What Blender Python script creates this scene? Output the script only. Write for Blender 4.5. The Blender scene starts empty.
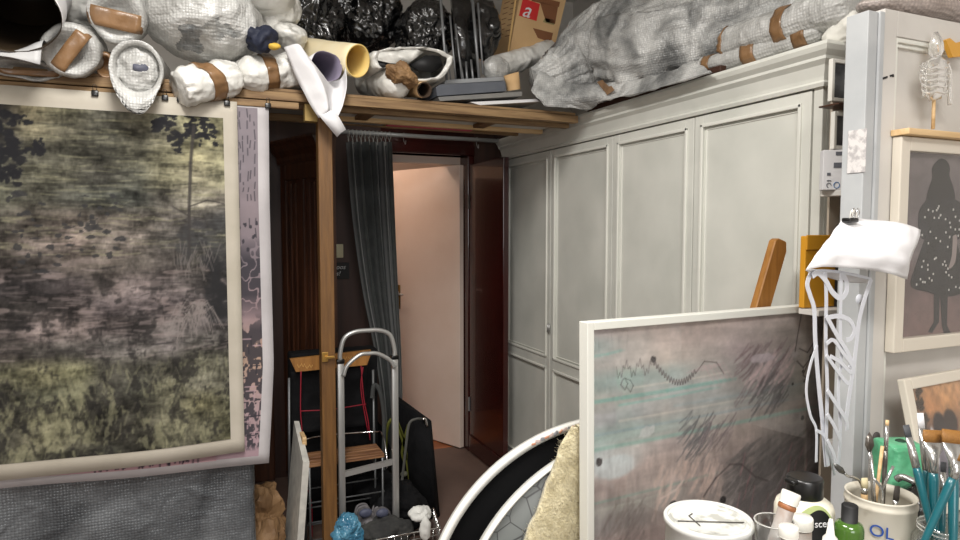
import bpy, bmesh, math, random
import numpy as np
from math import sin, cos, pi, radians, atan2, sqrt
from mathutils import Vector, Matrix, noise, Euler
random.seed(7)
SC = bpy.context.scene
COL = SC.collection
# ------------------------------------------------------------------ camera
FPX = 650.0; YAW = radians(23.2); PIT = radians(3.5)
CAM = Vector((0, 0, 1.6))
fw = Vector((sin(YAW)*cos(PIT), cos(YAW)*cos(PIT), -sin(PIT)))
rt = Vector((cos(YAW), -sin(YAW), 0)); up = rt.cross(fw)
cd = bpy.data.cameras.new('camera'); cam = bpy.data.objects.new('camera', cd); COL.objects.link(cam)
cd.sensor_width = 36; cd.lens = 36*FPX/960; cd.clip_start = 0.02
cam.location = CAM
cam.rotation_euler = Matrix((rt, up, -fw)).transposed().to_euler()
SC.camera = cam
def P(px, py, ax, v):
    """world point on the plane ax = v that the photo shows at px, py"""
    d = fw*FPX + rt*(px-480) + up*(270-py)
    i = 'xyz'.index(ax)
    return CAM + d*((v-CAM[i])/d[i])
# ------------------------------------------------------------------ materials
def lin(c):
    return tuple((x/12.92 if x <= .04045 else ((x+.055)/1.055)**2.4) for x in c)
def rgb(r, g, b): return lin((r/255, g/255, b/255))
MC = {}
def mat(name, c, rough=.6, metal=0, c2=None, nscale=8, stretch=(1,1,1), bump=0, bscale=60, spec=.5,
        trans=0, emit=None, alpha=1, coat=0, sheen=0, bdist=.004, detail=4, contrast=None, ridge=0, rdist=.02):
    if name in MC: return MC[name]
    m = bpy.data.materials.new(name); m.use_nodes = True
    nt = m.node_tree; b = nt.nodes['Principled BSDF']
    b.inputs['Roughness'].default_value = rough; b.inputs['Metallic'].default_value = metal
    b.inputs['Specular IOR Level'].default_value = spec
    b.inputs['Base Color'].default_value = (*rgb(*c), 1)
    b.inputs['Transmission Weight'].default_value = trans
    b.inputs['Coat Weight'].default_value = coat
    b.inputs['Sheen Weight'].default_value = sheen
    b.inputs['Alpha'].default_value = alpha
    tc = nt.nodes.new('ShaderNodeTexCoord'); mp = nt.nodes.new('ShaderNodeMapping')
    nt.links.new(tc.outputs['Object'], mp.inputs[0]); mp.inputs['Scale'].default_value = stretch
    if c2:
        n = nt.nodes.new('ShaderNodeTexNoise'); n.inputs['Scale'].default_value = nscale; n.inputs['Detail'].default_value = detail
        nt.links.new(mp.outputs[0], n.inputs['Vector'])
        r = nt.nodes.new('ShaderNodeValToRGB')
        lo, hi = contrast or (.35, .65)
        r.color_ramp.elements[0].position = lo; r.color_ramp.elements[1].position = hi
        r.color_ramp.elements[0].color = (*rgb(*c), 1); r.color_ramp.elements[1].color = (*rgb(*c2), 1)
        nt.links.new(n.outputs['Fac'], r.inputs[0]); nt.links.new(r.outputs[0], b.inputs['Base Color'])
    if bump:
        n2 = nt.nodes.new('ShaderNodeTexNoise'); n2.inputs['Scale'].default_value = bscale; n2.inputs['Detail'].default_value = 6
        nt.links.new(mp.outputs[0], n2.inputs['Vector'])
        bp = nt.nodes.new('ShaderNodeBump'); bp.inputs['Strength'].default_value = bump; bp.inputs['Distance'].default_value = bdist
        nt.links.new(n2.outputs['Fac'], bp.inputs['Height']); nt.links.new(bp.outputs[0], b.inputs['Normal'])
    if ridge:      # sharp creases of crumpled film, paper or cloth
        n4 = nt.nodes.new('ShaderNodeTexNoise'); n4.noise_type = 'RIDGED_MULTIFRACTAL'; n4.inputs['Scale'].default_value = ridge; n4.inputs['Detail'].default_value = 3; n4.inputs['Distortion'].default_value = .6
        nt.links.new(mp.outputs[0], n4.inputs['Vector'])
        bq = nt.nodes.new('ShaderNodeBump'); bq.inputs['Strength'].default_value = .8; bq.inputs['Distance'].default_value = rdist
        nt.links.new(n4.outputs['Fac'], bq.inputs['Height'])
        if bump: nt.links.new(bp.outputs[0], bq.inputs['Normal'])
        nt.links.new(bq.outputs[0], b.inputs['Normal'])
    if emit:
        b.inputs['Emission Color'].default_value = (*rgb(*emit[:3]), 1); b.inputs['Emission Strength'].default_value = emit[3]
    MC[name] = m
    return m
def bubble(name, c, c2, rough=.25, cell=90, see=.25, bump=.9, nscale=5, cellmul=.45):
    """bubble wrap: round cells, crinkles, gloss, partly clear film"""
    m = bpy.data.materials.new(name); m.use_nodes = True
    nt = m.node_tree; N = nt.nodes; L = nt.links; b = N['Principled BSDF']; out = N['Material Output']
    tc = N.new('ShaderNodeTexCoord')
    v = N.new('ShaderNodeTexVoronoi'); v.inputs['Scale'].default_value = cell; v.inputs['Randomness'].default_value = .25
    L.new(tc.outputs['Object'], v.inputs['Vector'])
    n = N.new('ShaderNodeTexNoise'); n.inputs['Scale'].default_value = nscale; n.inputs['Detail'].default_value = 7; n.inputs['Distortion'].default_value = .8
    L.new(tc.outputs['Object'], n.inputs['Vector'])
    r = N.new('ShaderNodeValToRGB'); r.color_ramp.elements[0].position = .33; r.color_ramp.elements[1].position = .64
    r.color_ramp.elements[0].color = (*rgb(*c), 1); r.color_ramp.elements[1].color = (*rgb(*c2), 1)
    L.new(n.outputs['Fac'], r.inputs[0])
    mx = N.new('ShaderNodeMix'); mx.data_type = 'RGBA'; mx.blend_type = 'MULTIPLY'; mx.inputs[0].default_value = cellmul
    cr = N.new('ShaderNodeValToRGB'); cr.color_ramp.elements[0].position = .2; cr.color_ramp.elements[1].position = .75
    cr.color_ramp.elements[0].color = (1, 1, 1, 1); cr.color_ramp.elements[1].color = (.35, .35, .36, 1)
    L.new(v.outputs['Distance'], cr.inputs[0])
    L.new(r.outputs[0], mx.inputs[6]); L.new(cr.outputs[0], mx.inputs[7]); L.new(mx.outputs[2], b.inputs['Base Color'])
    b.inputs['Roughness'].default_value = rough; b.inputs['Coat Weight'].default_value = .3; b.inputs['Coat Roughness'].default_value = .15
    n3 = N.new('ShaderNodeTexNoise'); n3.noise_type = 'RIDGED_MULTIFRACTAL'; n3.inputs['Scale'].default_value = 6; n3.inputs['Detail'].default_value = 5; n3.inputs['Distortion'].default_value = 1.5
    L.new(tc.outputs['Object'], n3.inputs['Vector'])
    b1 = N.new('ShaderNodeBump'); b1.inputs['Strength'].default_value = .7; b1.inputs['Distance'].default_value = .02
    L.new(n3.outputs['Fac'], b1.inputs['Height'])
    b2 = N.new('ShaderNodeBump'); b2.inputs['Strength'].default_value = bump; b2.inputs['Distance'].default_value = .004; b2.invert = True
    L.new(v.outputs['Distance'], b2.inputs['Height']); L.new(b1.outputs[0], b2.inputs['Normal']); L.new(b2.outputs[0], b.inputs['Normal'])
    t = N.new('ShaderNodeBsdfTranslucent'); t.inputs[0].default_value = (.8, .8, .78, 1)
    ms = N.new('ShaderNodeMixShader'); ms.inputs[0].default_value = see
    L.new(b.outputs[0], ms.inputs[1]); L.new(t.outputs[0], ms.inputs[2]); L.new(ms.outputs[0], out.inputs['Surface'])
    return m
def film(name, tint=(1, 1, 1), rough=.05, gl=.12):
    """thin clear pane or plastic: transparent with a Fresnel gloss"""
    m = bpy.data.materials.new(name); m.use_nodes = True
    nt = m.node_tree; N = nt.nodes; L = nt.links
    N.remove(N['Principled BSDF']); out = N['Material Output']
    t = N.new('ShaderNodeBsdfTransparent'); t.inputs[0].default_value = (*tint, 1)
    g = N.new('ShaderNodeBsdfGlossy'); g.inputs['Roughness'].default_value = rough
    lw = N.new('ShaderNodeLayerWeight'); lw.inputs[0].default_value = .5; fr = N.new('ShaderNodeMath'); fr.operation = 'POWER'; fr.inputs[1].default_value = 4.5; L.new(lw.outputs['Facing'], fr.inputs[0])
    ad = N.new('ShaderNodeMath'); ad.operation = 'ADD'; ad.inputs[1].default_value = gl; ad.use_clamp = True
    L.new(fr.outputs[0], ad.inputs[0])
    ms = N.new('ShaderNodeMixShader'); L.new(ad.outputs[0], ms.inputs[0]); L.new(t.outputs[0], ms.inputs[1]); L.new(g.outputs[0], ms.inputs[2])
    L.new(ms.outputs[0], out.inputs['Surface'])
    return m
def vcmat(name, rough=.8, spec=.3):
    m = bpy.data.materials.new(name); m.use_nodes = True
    nt = m.node_tree; b = nt.nodes['Principled BSDF']
    a = nt.nodes.new('ShaderNodeAttribute'); a.attribute_name = 'Col'
    nt.links.new(a.outputs['Color'], b.inputs['Base Color'])
    b.inputs['Roughness'].default_value = rough; b.inputs['Specular IOR Level'].default_value = spec
    return m
WOODX = mat('wood_batten', (112, 86, 58), .7, c2=(148, 120, 84), nscale=5, stretch=(1, 14, 14), bump=.3, bscale=30)
WOODZ = mat('wood_post', (84, 56, 26), .5, c2=(120, 84, 42), nscale=5, stretch=(14, 14, 1), bump=.25, bscale=30, contrast=(.25, .75))
WOODLIGHT = mat('pale_wood', (196, 160, 112), .6, c2=(222, 190, 144), nscale=5, stretch=(1, 14, 14), bump=.1)
WOODOR = mat('orange_wood', (140, 94, 42), .5, c2=(164, 114, 56), nscale=5, stretch=(12, 12, 1))
WOODPLANK = mat('worn_slat_wood', (96, 60, 38), .5, c2=(160, 118, 82), nscale=6, stretch=(1, 14, 14), bump=.2)
DARKWOOD = mat('dark_wood', (52, 30, 20), .35, c2=(82, 48, 30), nscale=4, stretch=(10, 10, .7), bump=.1)
BROWNWALL = mat('brown_wall_boards', (52, 33, 27), .5, c2=(66, 42, 34), nscale=3, stretch=(6, 6, .5))
REDWOOD = mat('dark_red_wood', (44, 8, 6), .22, c2=(60, 13, 9), nscale=4, stretch=(8, 8, .6), coat=.4)
WHITEP = mat('white_cupboard_paint', (205, 206, 198), .38, c2=(222, 222, 214), nscale=3, bump=.06, bscale=40)
WHITEP2 = mat('white_bead_paint', (226, 226, 218), .35)
GREYW = mat('grey_white_post_paint', (172, 175, 177), .55, c2=(188, 190, 191), nscale=5, bump=.15, bscale=50)
PANELW = mat('panel_white_paint', (200, 196, 190), .5, c2=(214, 210, 204), nscale=4, bump=.08)
PLASTER = mat('plaster', (196, 192, 186), .85, c2=(208, 204, 198), nscale=2, bump=.2, bscale=25)
CEIL = mat('ceiling_paint', (215, 212, 205), .9)
FLOORM = mat('brown_vinyl_floor', (92, 74, 66), .55, c2=(108, 88, 80), nscale=3, bump=.05)
PINKW = mat('pink_white_paint', (226, 206, 192), .6, c2=(232, 214, 202), nscale=3)
PAPER = mat('white_paper', (224, 223, 225), .7, bump=.05, bscale=15)
PAPERG = mat('lilac_shaded_inside', (128, 120, 140), .8)  # lilac inside; the dark tone paints in the roll's interior shading
CREAM = mat('cream_paper', (236, 220, 180), .6, c2=(240, 228, 196), nscale=6)
KRAFT = mat('kraft_paper', (112, 84, 56), .7, c2=(146, 114, 78), nscale=9, ridge=7, rdist=.03)
CARD = mat('cardboard', (200, 164, 118), .8, c2=(212, 178, 132), nscale=4, bump=.05)
CARDD = mat('cardboard_brown_print', (128, 84, 54), .8)
TAPE = mat('brown_parcel_tape', (116, 86, 56), .38, c2=(146, 112, 78), nscale=12, coat=.15, bump=.4, bscale=25, bdist=.01, ridge=9, rdist=.008)
BLACKBAG = mat('black_bin_bag', (10, 10, 12), .22, coat=.8, spec=.7, bump=.5, bscale=16, bdist=.03, ridge=8, rdist=.06)
BLACKM = mat('black_matte', (16, 16, 18), .6)
BLACKCLOTH = mat('black_cloth', (12, 12, 14), .9, c2=(22, 22, 24), spec=.2, nscale=12, bump=.5, bscale=30, bdist=.01)
BLACKPL = mat('black_plastic', (14, 14, 15), .3, spec=.6)
CURTM = mat('charcoal_curtain_cloth', (40, 44, 44), .8, c2=(52, 56, 55), nscale=20, sheen=.3)
NAVY = mat('navy_cloth', (26, 32, 52), .7, bump=.5, bscale=20, bdist=.01)
ALU = mat('brushed_aluminium', (186, 186, 184), .38, .65)
CHROME = mat('chrome', (220, 220, 220), .12, 1)
GREYMET = mat('grey_metal', (120, 122, 124), .4, .7)
GREYBOX = mat('dark_grey_board', (78, 82, 90), .55, c2=(92, 96, 104), nscale=5)
GREYBOX2 = mat('grey_board', (112, 112, 112), .7, c2=(128, 126, 122), nscale=5)
BUB_W = bubble('bubble_wrap_white', (188, 187, 183), (246, 246, 243), see=.3, cellmul=.28)
BUB_G = bubble('bubble_wrap_silver', (112, 114, 114), (238, 238, 235), rough=.2, see=.10, cell=105)  # pale end of the noise raised to paint in film highlights
BUB_D = bubble('bubble_wrap_over_dark_panel', (70, 74, 78), (122, 126, 130), see=.0, cell=85, bump=1.0, nscale=3)
BUB_P = bubble('bubble_wrap_pinkish', (176, 160, 152), (214, 202, 196), see=.15)
WRAPW = mat('white_plastic_wrap', (206, 204, 198), .3, c2=(236, 235, 230), nscale=8, bump=.5, bscale=18, bdist=.02, coat=.3, ridge=9, rdist=.05)
PLASTW = mat('white_plastic', (228, 226, 218), .3)
# ------------------------------------------------------------------ object helpers
def put(name, bm, m, parent=None, smooth=True, base=None):
    """link the bmesh as ONE mesh object (vertices given in world coordinates)"""
    if smooth is not None:
        for f in bm.faces: f.smooth = smooth
    me = bpy.data.meshes.new(name)
    vs = [v.co for v in bm.verts]
    if parent is not None:
        p = parent; o = Vector((0, 0, 0))
        while p is not None: o += p.location; p = p.parent
    else:
        lo = Vector((min(v.x for v in vs), min(v.y for v in vs), min(v.z for v in vs)))
        hi = Vector((max(v.x for v in vs), max(v.y for v in vs), max(v.z for v in vs)))
        o = Vector(base) if base else Vector(((lo.x+hi.x)/2, (lo.y+hi.y)/2, lo.z))
    bmesh.ops.translate(bm, verts=bm.verts, vec=-o)
    bm.to_mesh(me); bm.free()
    ob = bpy.data.objects.new(name, me); COL.objects.link(ob)
    for mm in (m if isinstance(m, (list, tuple)) else [m]): me.materials.append(mm)
    if parent is not None: ob.parent = parent
    else: ob.location = o
    return ob
def tag(o, label, cat, group=None):
    o['label'] = label; o['category'] = cat
    if group: o['group'] = group
    return o
def plabel(o, s): o['label'] = s; return o
def thing(name, label, cat, loc, group=None):
    o = bpy.data.objects.new(name, None); COL.objects.link(o); o.location = Vector(loc); o.empty_display_size = .05
    return tag(o, label, cat, group)
def struct(name, bm, m, smooth=False):
    o = put(name, bm, m, smooth=smooth); o['kind'] = 'structure'; return o
def B(): return bmesh.new()
def box(bm, a, b, bev=0, M=None, mi=0):
    a = Vector(a); b = Vector(b)
    r = bmesh.ops.create_cube(bm, size=1)
    vs = r['verts']; c = (a+b)/2; s = b-a
    for v in vs: v.co = Vector((v.co.x*s.x, v.co.y*s.y, v.co.z*s.z)) + c
    fs = set(f for v in vs for f in v.link_faces)
    if bev:
        es = list(set(e for v in vs for e in v.link_edges))
        rr = bmesh.ops.bevel(bm, geom=es, offset=bev, segments=2, affect='EDGES', profile=.5)
        vs = list(set(rr['verts'])|set(v for v in vs if v.is_valid)); fs = set(f for v in vs for f in v.link_faces)
        vs = list(set(v for f in fs for v in f.verts))
    if M is not None:
        for v in vs: v.co = M @ v.co
    for f in fs: f.material_index = mi
    return vs
def rotabout(c, axis, ang):
    c = Vector(c); return Matrix.Translation(c) @ Matrix.Rotation(ang, 4, axis) @ Matrix.Translation(-c)
def catmull(pts, n=8):
    pts = [Vector(p) for p in pts]
    if len(pts) < 3:
        return [pts[0].lerp(pts[1], i/n) for i in range(n+1)]
    q = [pts[0]*2-pts[1]] + pts + [pts[-1]*2-pts[-2]]; out = []
    for i in range(1, len(q)-2):
        for k in range(n):
            t = k/n; a, b, c, d = q[i-1], q[i], q[i+1], q[i+2]
            out.append(.5*((2*b)+(c-a)*t+(2*a-5*b+4*c-d)*t*t+(3*b-a-3*c+d)*t**3))
    out.append(pts[-1]); return out
def sweep(bm, path, radii, nth=16, disp=None, cap=True, upv=None, open_start=False, arc=(0, 2*pi), sect=None, mi=0):
    """surface swept along path; radii = one number, list of numbers or list of (ra, rb)"""
    path = [Vector(p) for p in path]; n = len(path)
    if not isinstance(radii, (list, tuple)): radii = [radii]*n
    if len(radii) != n:
        R = []
        for i in range(n):
            t = i/(n-1)*(len(radii)-1); k = min(int(t), len(radii)-2); f = t-k
            a, b = radii[k], radii[k+1]
            if not isinstance(a, (tuple, list)): a = (a, a)
            if not isinstance(b, (tuple, list)): b = (b, b)
            R.append((a[0]*(1-f)+b[0]*f, a[1]*(1-f)+b[1]*f))
        radii = R
    rings = []
    closed = abs(arc[1]-arc[0]-2*pi) < 1e-6
    prevu = None
    for i, p in enumerate(path):
        t = (path[min(i+1, n-1)]-path[max(i-1, 0)])
        t = t.normalized() if t.length > 1e-9 else Vector((0, 0, 1))
        if upv is not None: u0 = Vector(upv)
        elif prevu is not None: u0 = prevu
        else: u0 = Vector((0, 0, 1)) if abs(t.z) < .9 else Vector((1, 0, 0))
        s = t.cross(u0); s = s.normalized() if s.length > 1e-6 else t.orthogonal().normalized()
        u = s.cross(t).normalized(); prevu = u
        r = radii[i]; ra, rb = r if isinstance(r, (tuple, list)) else (r, r)
        ring = []
        m = nth if closed else nth+1
        for k in range(m):
            th = arc[0]+(arc[1]-arc[0])*k/nth
            if sect: a, b = sect[k]
            else: a, b = cos(th), sin(th)
            q = p + s*(ra*a) + u*(rb*b)
            if disp: 
                dr = (s*a+u*b)
                q = q + dr*disp(q, i/(n-1), th)
            ring.append(bm.verts.new(q))
        rings.append(ring)
    for i in range(n-1):
        A, C = rings[i], rings[i+1]; m = len(A)
        for k in range(m if closed else m-1):
            f = bm.faces.new((A[k], A[(k+1) % m], C[(k+1) % m], C[k])); f.material_index = mi
    if cap and closed:
        if not open_start: bm.faces.new(list(reversed(rings[0]))).material_index = mi
        bm.faces.new(rings[-1]).material_index = mi
    return rings
def tube(bm, pts, r, n=10, sm=0, mi=0, upv=None):
    if sm: pts = catmull(pts, sm)
    return sweep(bm, pts, r, nth=n, mi=mi, upv=upv)
def lathe(bm, prof, c, nth=32, M=None, mi=0):
    """prof = [(radius, z)...] about a vertical axis at c"""
    c = Vector(c); rings = []
    for r, z in prof:
        if r < 1e-6: rings.append([bm.verts.new(c+Vector((0, 0, z)))]); continue
        rings.append([bm.verts.new(c+Vector((r*cos(2*pi*k/nth), r*sin(2*pi*k/nth), z))) for k in range(nth)])
    for A, C in zip(rings, rings[1:]):
        for k in range(nth):
            if len(A) == 1 and len(C) == 1: continue
            if len(A) == 1: f = bm.faces.new((A[0], C[k], C[(k+1) % nth]))
            elif len(C) == 1: f = bm.faces.new((A[k], A[(k+1) % nth], C[0]))
            else: f = bm.faces.new((A[k], A[(k+1) % nth], C[(k+1) % nth], C[k]))
            f.material_index = mi
    if M is not None:
        for R in rings:
            for v in R: v.co = M @ v.co
    return rings
def crumple(amp, freq, seed=0, fine=.35):
    o = Vector((seed*7.3, seed*3.1, seed*5.7))
    def d(q, s, th):
        a = 1-2*abs(noise.noise(q*freq+o)); b = noise.noise(q*freq*2.7+o)
        c = 1-2*abs(noise.noise(q*freq*4.5-o))
        e = 1-2*abs(noise.noise(q*freq*9+o))
        return amp*(a-.4)*.7 + amp*fine*b + amp*fine*.5*c + amp*fine*.35*(e-.5)
    return d
def blob(bm, c, r, amp=.02, freq=6, sub=4, seed=0, flat=None, M=None, mi=0):
    R = bmesh.ops.create_icosphere(bm, subdivisions=sub, radius=1); d = crumple(amp, freq, seed)
    c = Vector(c)
    for v in R['verts']:
        n = v.co.copy(); q = Vector((n.x*r[0], n.y*r[1], n.z*r[2]))
        if M is not None: q = M.to_3x3() @ q
        q = q + c; dn = (M.to_3x3() @ n) if M is not None else n
        q = q + dn*d(q, 0, 0)
        if flat is not None and q.z < flat: q.z = flat + (q.z-flat)*.02
        v.co = q
    for f in set(f for v in R['verts'] for f in v.link_faces): f.material_index = mi
def grid(bm, rows, close_u=False):
    """rows = list of lists of points -> quad grid"""
    V = [[bm.verts.new(Vector(p)) for p in r] for r in rows]
    for i in range(len(V)-1):
        for j in range(len(V[0])-1): bm.faces.new((V[i][j], V[i][j+1], V[i+1][j+1], V[i+1][j]))
    return V
def fine(rows, n=5):
    """densify a control grid with Catmull-Rom curves in both directions, keeping its corners"""
    A = [catmull(r, n) for r in rows]; m = len(A[0])
    C = [catmull([A[i][j] for i in range(len(A))], n) for j in range(m)]
    return [[C[j][i]+Vector((0, 1, 0))*.005*noise.noise(C[j][i]*14)+Vector((0, 1, 0))*.006*(1-2*abs(noise.noise(C[j][i]*20))) for j in range(m)] for i in range(len(C[0]))]
def facet(o):
    for f in o.data.polygons: f.use_smooth = False
    return o
def thicken(o, t, off=0):
    md = o.modifiers.new('thickness', 'SOLIDIFY'); md.thickness = t; md.offset = off; return o
def subsurf(o, n=1):
    md = o.modifiers.new('smooth', 'SUBSURF'); md.levels = n; md.render_levels = n; return o
def prism(bm, pts, n, t, mi=0):
    """polygon of world points extruded by n*t"""
    n = Vector(n)*t; a = [bm.verts.new(Vector(p)) for p in pts]; b = [bm.verts.new(Vector(p)+n) for p in pts]
    bm.faces.new(a); bm.faces.new(list(reversed(b)))
    for i in range(len(a)): bm.faces.new((a[i], b[i], b[(i+1) % len(a)], a[(i+1) % len(a)]))
    bmesh.ops.recalc_face_normals(bm, faces=bm.faces)
def ribbon(bm, pts, w, nrm=(0, -1, 0), t=.0012, sm=6):
    pts = catmull(pts, sm); nrm = Vector(nrm); L = []; n = len(pts)
    for i, p in enumerate(pts):
        d = (pts[min(i+1, n-1)]-pts[max(i-1, 0)]).normalized(); s = d.cross(nrm).normalized()*w/2
        L.append([bm.verts.new(p-s+nrm*t), bm.verts.new(p+s+nrm*t), bm.verts.new(p+s), bm.verts.new(p-s)])
    for A, C in zip(L, L[1:]):
        for k in range(4): bm.faces.new((A[k], A[(k+1) % 4], C[(k+1) % 4], C[k]))
    bm.faces.new(L[0]); bm.faces.new(list(reversed(L[-1])))
def text(name, s, size, loc, rx, parent, m, shear=0, ext=.0004):
    """lettering as a mesh; rx = 3x3 whose columns are reading direction, up, facing"""
    cu = bpy.data.curves.new(name, 'FONT'); cu.body = s; cu.size = size; cu.extrude = ext; cu.shear = shear
    t = bpy.data.objects.new(name, cu); COL.objects.link(t); bpy.context.view_layer.update()
    me = bpy.data.meshes.new_from_object(t.evaluated_get(bpy.context.evaluated_depsgraph_get()))
    bpy.data.objects.remove(t)
    o = Vector((0, 0, 0)); p = parent
    while p is not None: o += p.location; p = p.parent
    me.transform(Matrix.Translation(Vector(loc)-o) @ rx.to_4x4())
    me.materials.clear(); me.materials.append(m)
    ob = bpy.data.objects.new(name, me); COL.objects.link(ob); ob.parent = parent
    return ob
def basis(r, u):
    r = Vector(r).normalized(); u = Vector(u); f = r.cross(u).normalized(); u = f.cross(r)
    return Matrix((r, u, f)).transposed()
def dup(root, loc, label=None, rotz=None):
    r = root.copy(); COL.objects.link(r); r.location = Vector(loc)
    if rotz is not None: r.rotation_euler = (0, 0, rotz)
    if label: r['label'] = label
    for ch in list(root.children):
        c = ch.copy(); COL.objects.link(c); c.parent = r
        for g in list(ch.children):
            d = g.copy(); COL.objects.link(d); d.parent = c
    return r
# ------------------------------------------------------------------ painted artwork (colour kept on the canvas vertices)
def vnoise(H, W, fy, fx, rs):
    gy, gx = int(fy)+2, int(fx)+2
    g = rs.rand(gy+1, gx+1)
    y = np.linspace(0, fy, H); x = np.linspace(0, fx, W)
    yi = y.astype(int); xi = x.astype(int); ty = y-yi; tx = x-xi
    ty = ty*ty*(3-2*ty); tx = tx*tx*(3-2*tx)
    a = g[np.ix_(yi, xi)]; b = g[np.ix_(yi, xi+1)]; c = g[np.ix_(yi+1, xi)]; d = g[np.ix_(yi+1, xi+1)]
    TY = ty[:, None]; TX = tx[None, :]
    return (a*(1-TX)+b*TX)*(1-TY)+(c*(1-TX)+d*TX)*TY
def fbm(H, W, fy, fx, rs, o=4, g=.55):
    s = np.zeros((H, W)); A = 0; a = 1
    for i in range(o):
        s += a*vnoise(H, W, fy*2**i, fx*2**i, rs); A += a; a *= g
    return s/A
def lowres(tab, H, W):
    T = np.array(tab, float); h, w, _ = T.shape
    y = np.linspace(0, h-1.001, H); x = np.linspace(0, w-1.001, W)
    yi = y.astype(int); xi = x.astype(int); ty = (y-yi)[:, None, None]; tx = (x-xi)[None, :, None]
    ty = ty*ty*(3-2*ty); tx = tx*tx*(3-2*tx)
    a = T[np.ix_(yi, xi)]; b = T[np.ix_(yi, xi+1)]; c = T[np.ix_(yi+1, xi)]; d = T[np.ix_(yi+1, xi+1)]
    return (a*(1-tx)+b*tx)*(1-ty)+(c*(1-tx)+d*tx)*ty
def stroke(img, pts, w, col, op=1):
    """stroke through pts (fractions 0-1 of width, height from the top), w in cells"""
    H, W, _ = img.shape; pts = [(x*W, y*H) for x, y in pts]
    for (x0, y0), (x1, y1) in zip(pts, pts[1:]):
        a, b = max(int(min(x0, x1)-w-2), 0), min(int(max(x0, x1)+w+3), W)
        c, d = max(int(min(y0, y1)-w-2), 0), min(int(max(y0, y1)+w+3), H)
        if a >= b or c >= d: continue
        Y, X = np.mgrid[c:d, a:b]; dx, dy = x1-x0, y1-y0; L = dx*dx+dy*dy+1e-9
        t = np.clip(((X-x0)*dx+(Y-y0)*dy)/L, 0, 1)
        D = np.hypot(X-x0-t*dx, Y-y0-t*dy); m = np.clip(w-D+.5, 0, 1)[:, :, None]*op
        img[c:d, a:b] = img[c:d, a:b]*(1-m)+np.array(col, float)*m
def dab(img, cx, cy, rx, ry, col, rs, op=1, ragged=.5, n=9):
    H, W, _ = img.shape; x0, y0 = cx*W, cy*H; R = max(rx*W, ry*H)*1.6+2
    a, b = max(int(x0-R), 0), min(int(x0+R), W); c, d = max(int(y0-R), 0), min(int(y0+R), H)
    if a >= b or c >= d: return
    Y, X = np.mgrid[c:d, a:b]; D = np.hypot((X-x0)/(rx*W), (Y-y0)/(ry*H))
    N = fbm(d-c, b-a, n, n, rs, 3)
    m = np.clip((1+ragged*(N-.5)*3-D)*4, 0, 1)[:, :, None]*op
    img[c:d, a:b] = img[c:d, a:b]*(1-m)+np.array(col, float)*m
def artmesh(name, img, pos, m, parent, thick=0):
    """grid mesh carrying img colours; pos(u, v) -> world point, v down"""
    H, W, _ = img.shape; bm = B()
    us = np.linspace(0, 1, W); vs = np.linspace(0, 1, H)
    V = [[bm.verts.new(pos(u, v)) for u in us] for v in vs]
    for i in range(H-1):
        for j in range(W-1): bm.faces.new((V[i+1][j], V[i+1][j+1], V[i][j+1], V[i][j]))
    ob = put(name, bm, m, parent)
    c = np.clip(img, 0, 255)/255; c = np.where(c <= .04045, c/12.92, ((c+.055)/1.055)**2.4)
    buf = np.ones((H*W, 4), np.float32); buf[:, :3] = c.reshape(-1, 3)
    at = ob.data.color_attributes.new('Col', 'FLOAT_COLOR', 'POINT'); at.data.foreach_set('color', buf.ravel())
    if thick: thicken(ob, thick)
    return ob
# ================================================================== SETTING
YB = 4.30
bm = B(); box(bm, (-2.6, -2.2, -.08), (2.75, YB+.12, 0)); struct('floor', bm, FLOORM)
bm = B(); box(bm, (-2.6, -2.2, 3.3), (2.75, YB+.12, 3.38)); struct('ceiling', bm, CEIL)
bm = B(); box(bm, (-2.68, -2.2, 0), (-2.6, YB+.12, 3.3)); struct('wall_left', bm, PLASTER)
bm = B(); box(bm, (2.6, -2.2, 0), (2.68, YB, 3.3)); struct('wall_right', bm, PLASTER)
bm = B(); box(bm, (-2.6, -2.28, 0), (2.6, -2.2, 3.3)); struct('wall_front', bm, PLASTER)
# back wall: brown boarding below the loft, plaster above, opening for the doorway
DX0, DX1, DZ = 1.12, 1.745, 2.125
bm = B()
box(bm, (-2.6, YB, 0), (DX0, YB+.12, 2.36), mi=0); box(bm, (DX1+.05, YB, 0), (2.6, YB+.12, 2.36), mi=0)
box(bm, (DX0, YB, DZ), (DX1+.05, YB+.12, 2.36), mi=1); box(bm, (-2.6, YB, 2.36), (2.6, YB+.12, 3.3), mi=2)
struct('wall_back', bm, [BROWNWALL, REDWOOD, PLASTER])
bm = B()   # dark red door frame
box(bm, (DX0, YB-.02, 0), (DX0+.04, YB+.14, DZ), .004); box(bm, (DX1, YB-.012, 0), (DX1+.05, YB+.14, DZ), .004)
box(bm, (DX0, YB-.02, DZ), (DX1+.05, YB+.14, DZ+.07), .004)
struct('trim_1', bm, REDWOOD)
# corridor behind
bm = B(); box(bm, (.3, YB+.12, -.08), (3.0, 7.0, 0)); struct('floor_corridor', bm, mat('parquet', (132, 78, 46), .5, c2=(158, 98, 62), nscale=4, stretch=(1, 10, 1)))
bm = B(); box(bm, (.3, 6.4, 0), (3.0, 6.5, 2.7)); struct('wall_corridor_back', bm, PINKW)
bm = B(); box(bm, (.25, YB+.12, 0), (.3, 6.5, 2.7)); struct('wall_corridor_left', bm, PINKW)
bm = B(); box(bm, (3.0, YB+.12, 0), (3.05, 6.5, 2.7)); struct('wall_corridor_right', bm, PINKW)
bm = B(); box(bm, (.25, YB+.12, 2.7), (3.05, 6.5, 2.78)); struct('ceiling_corridor', bm, PINKW)
bm = B(); box(bm, (DX0+.04, YB+.14, 2.075), (DX1, YB+.19, 2.125), .003); struct('trim_2', bm, PINKW)

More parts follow.
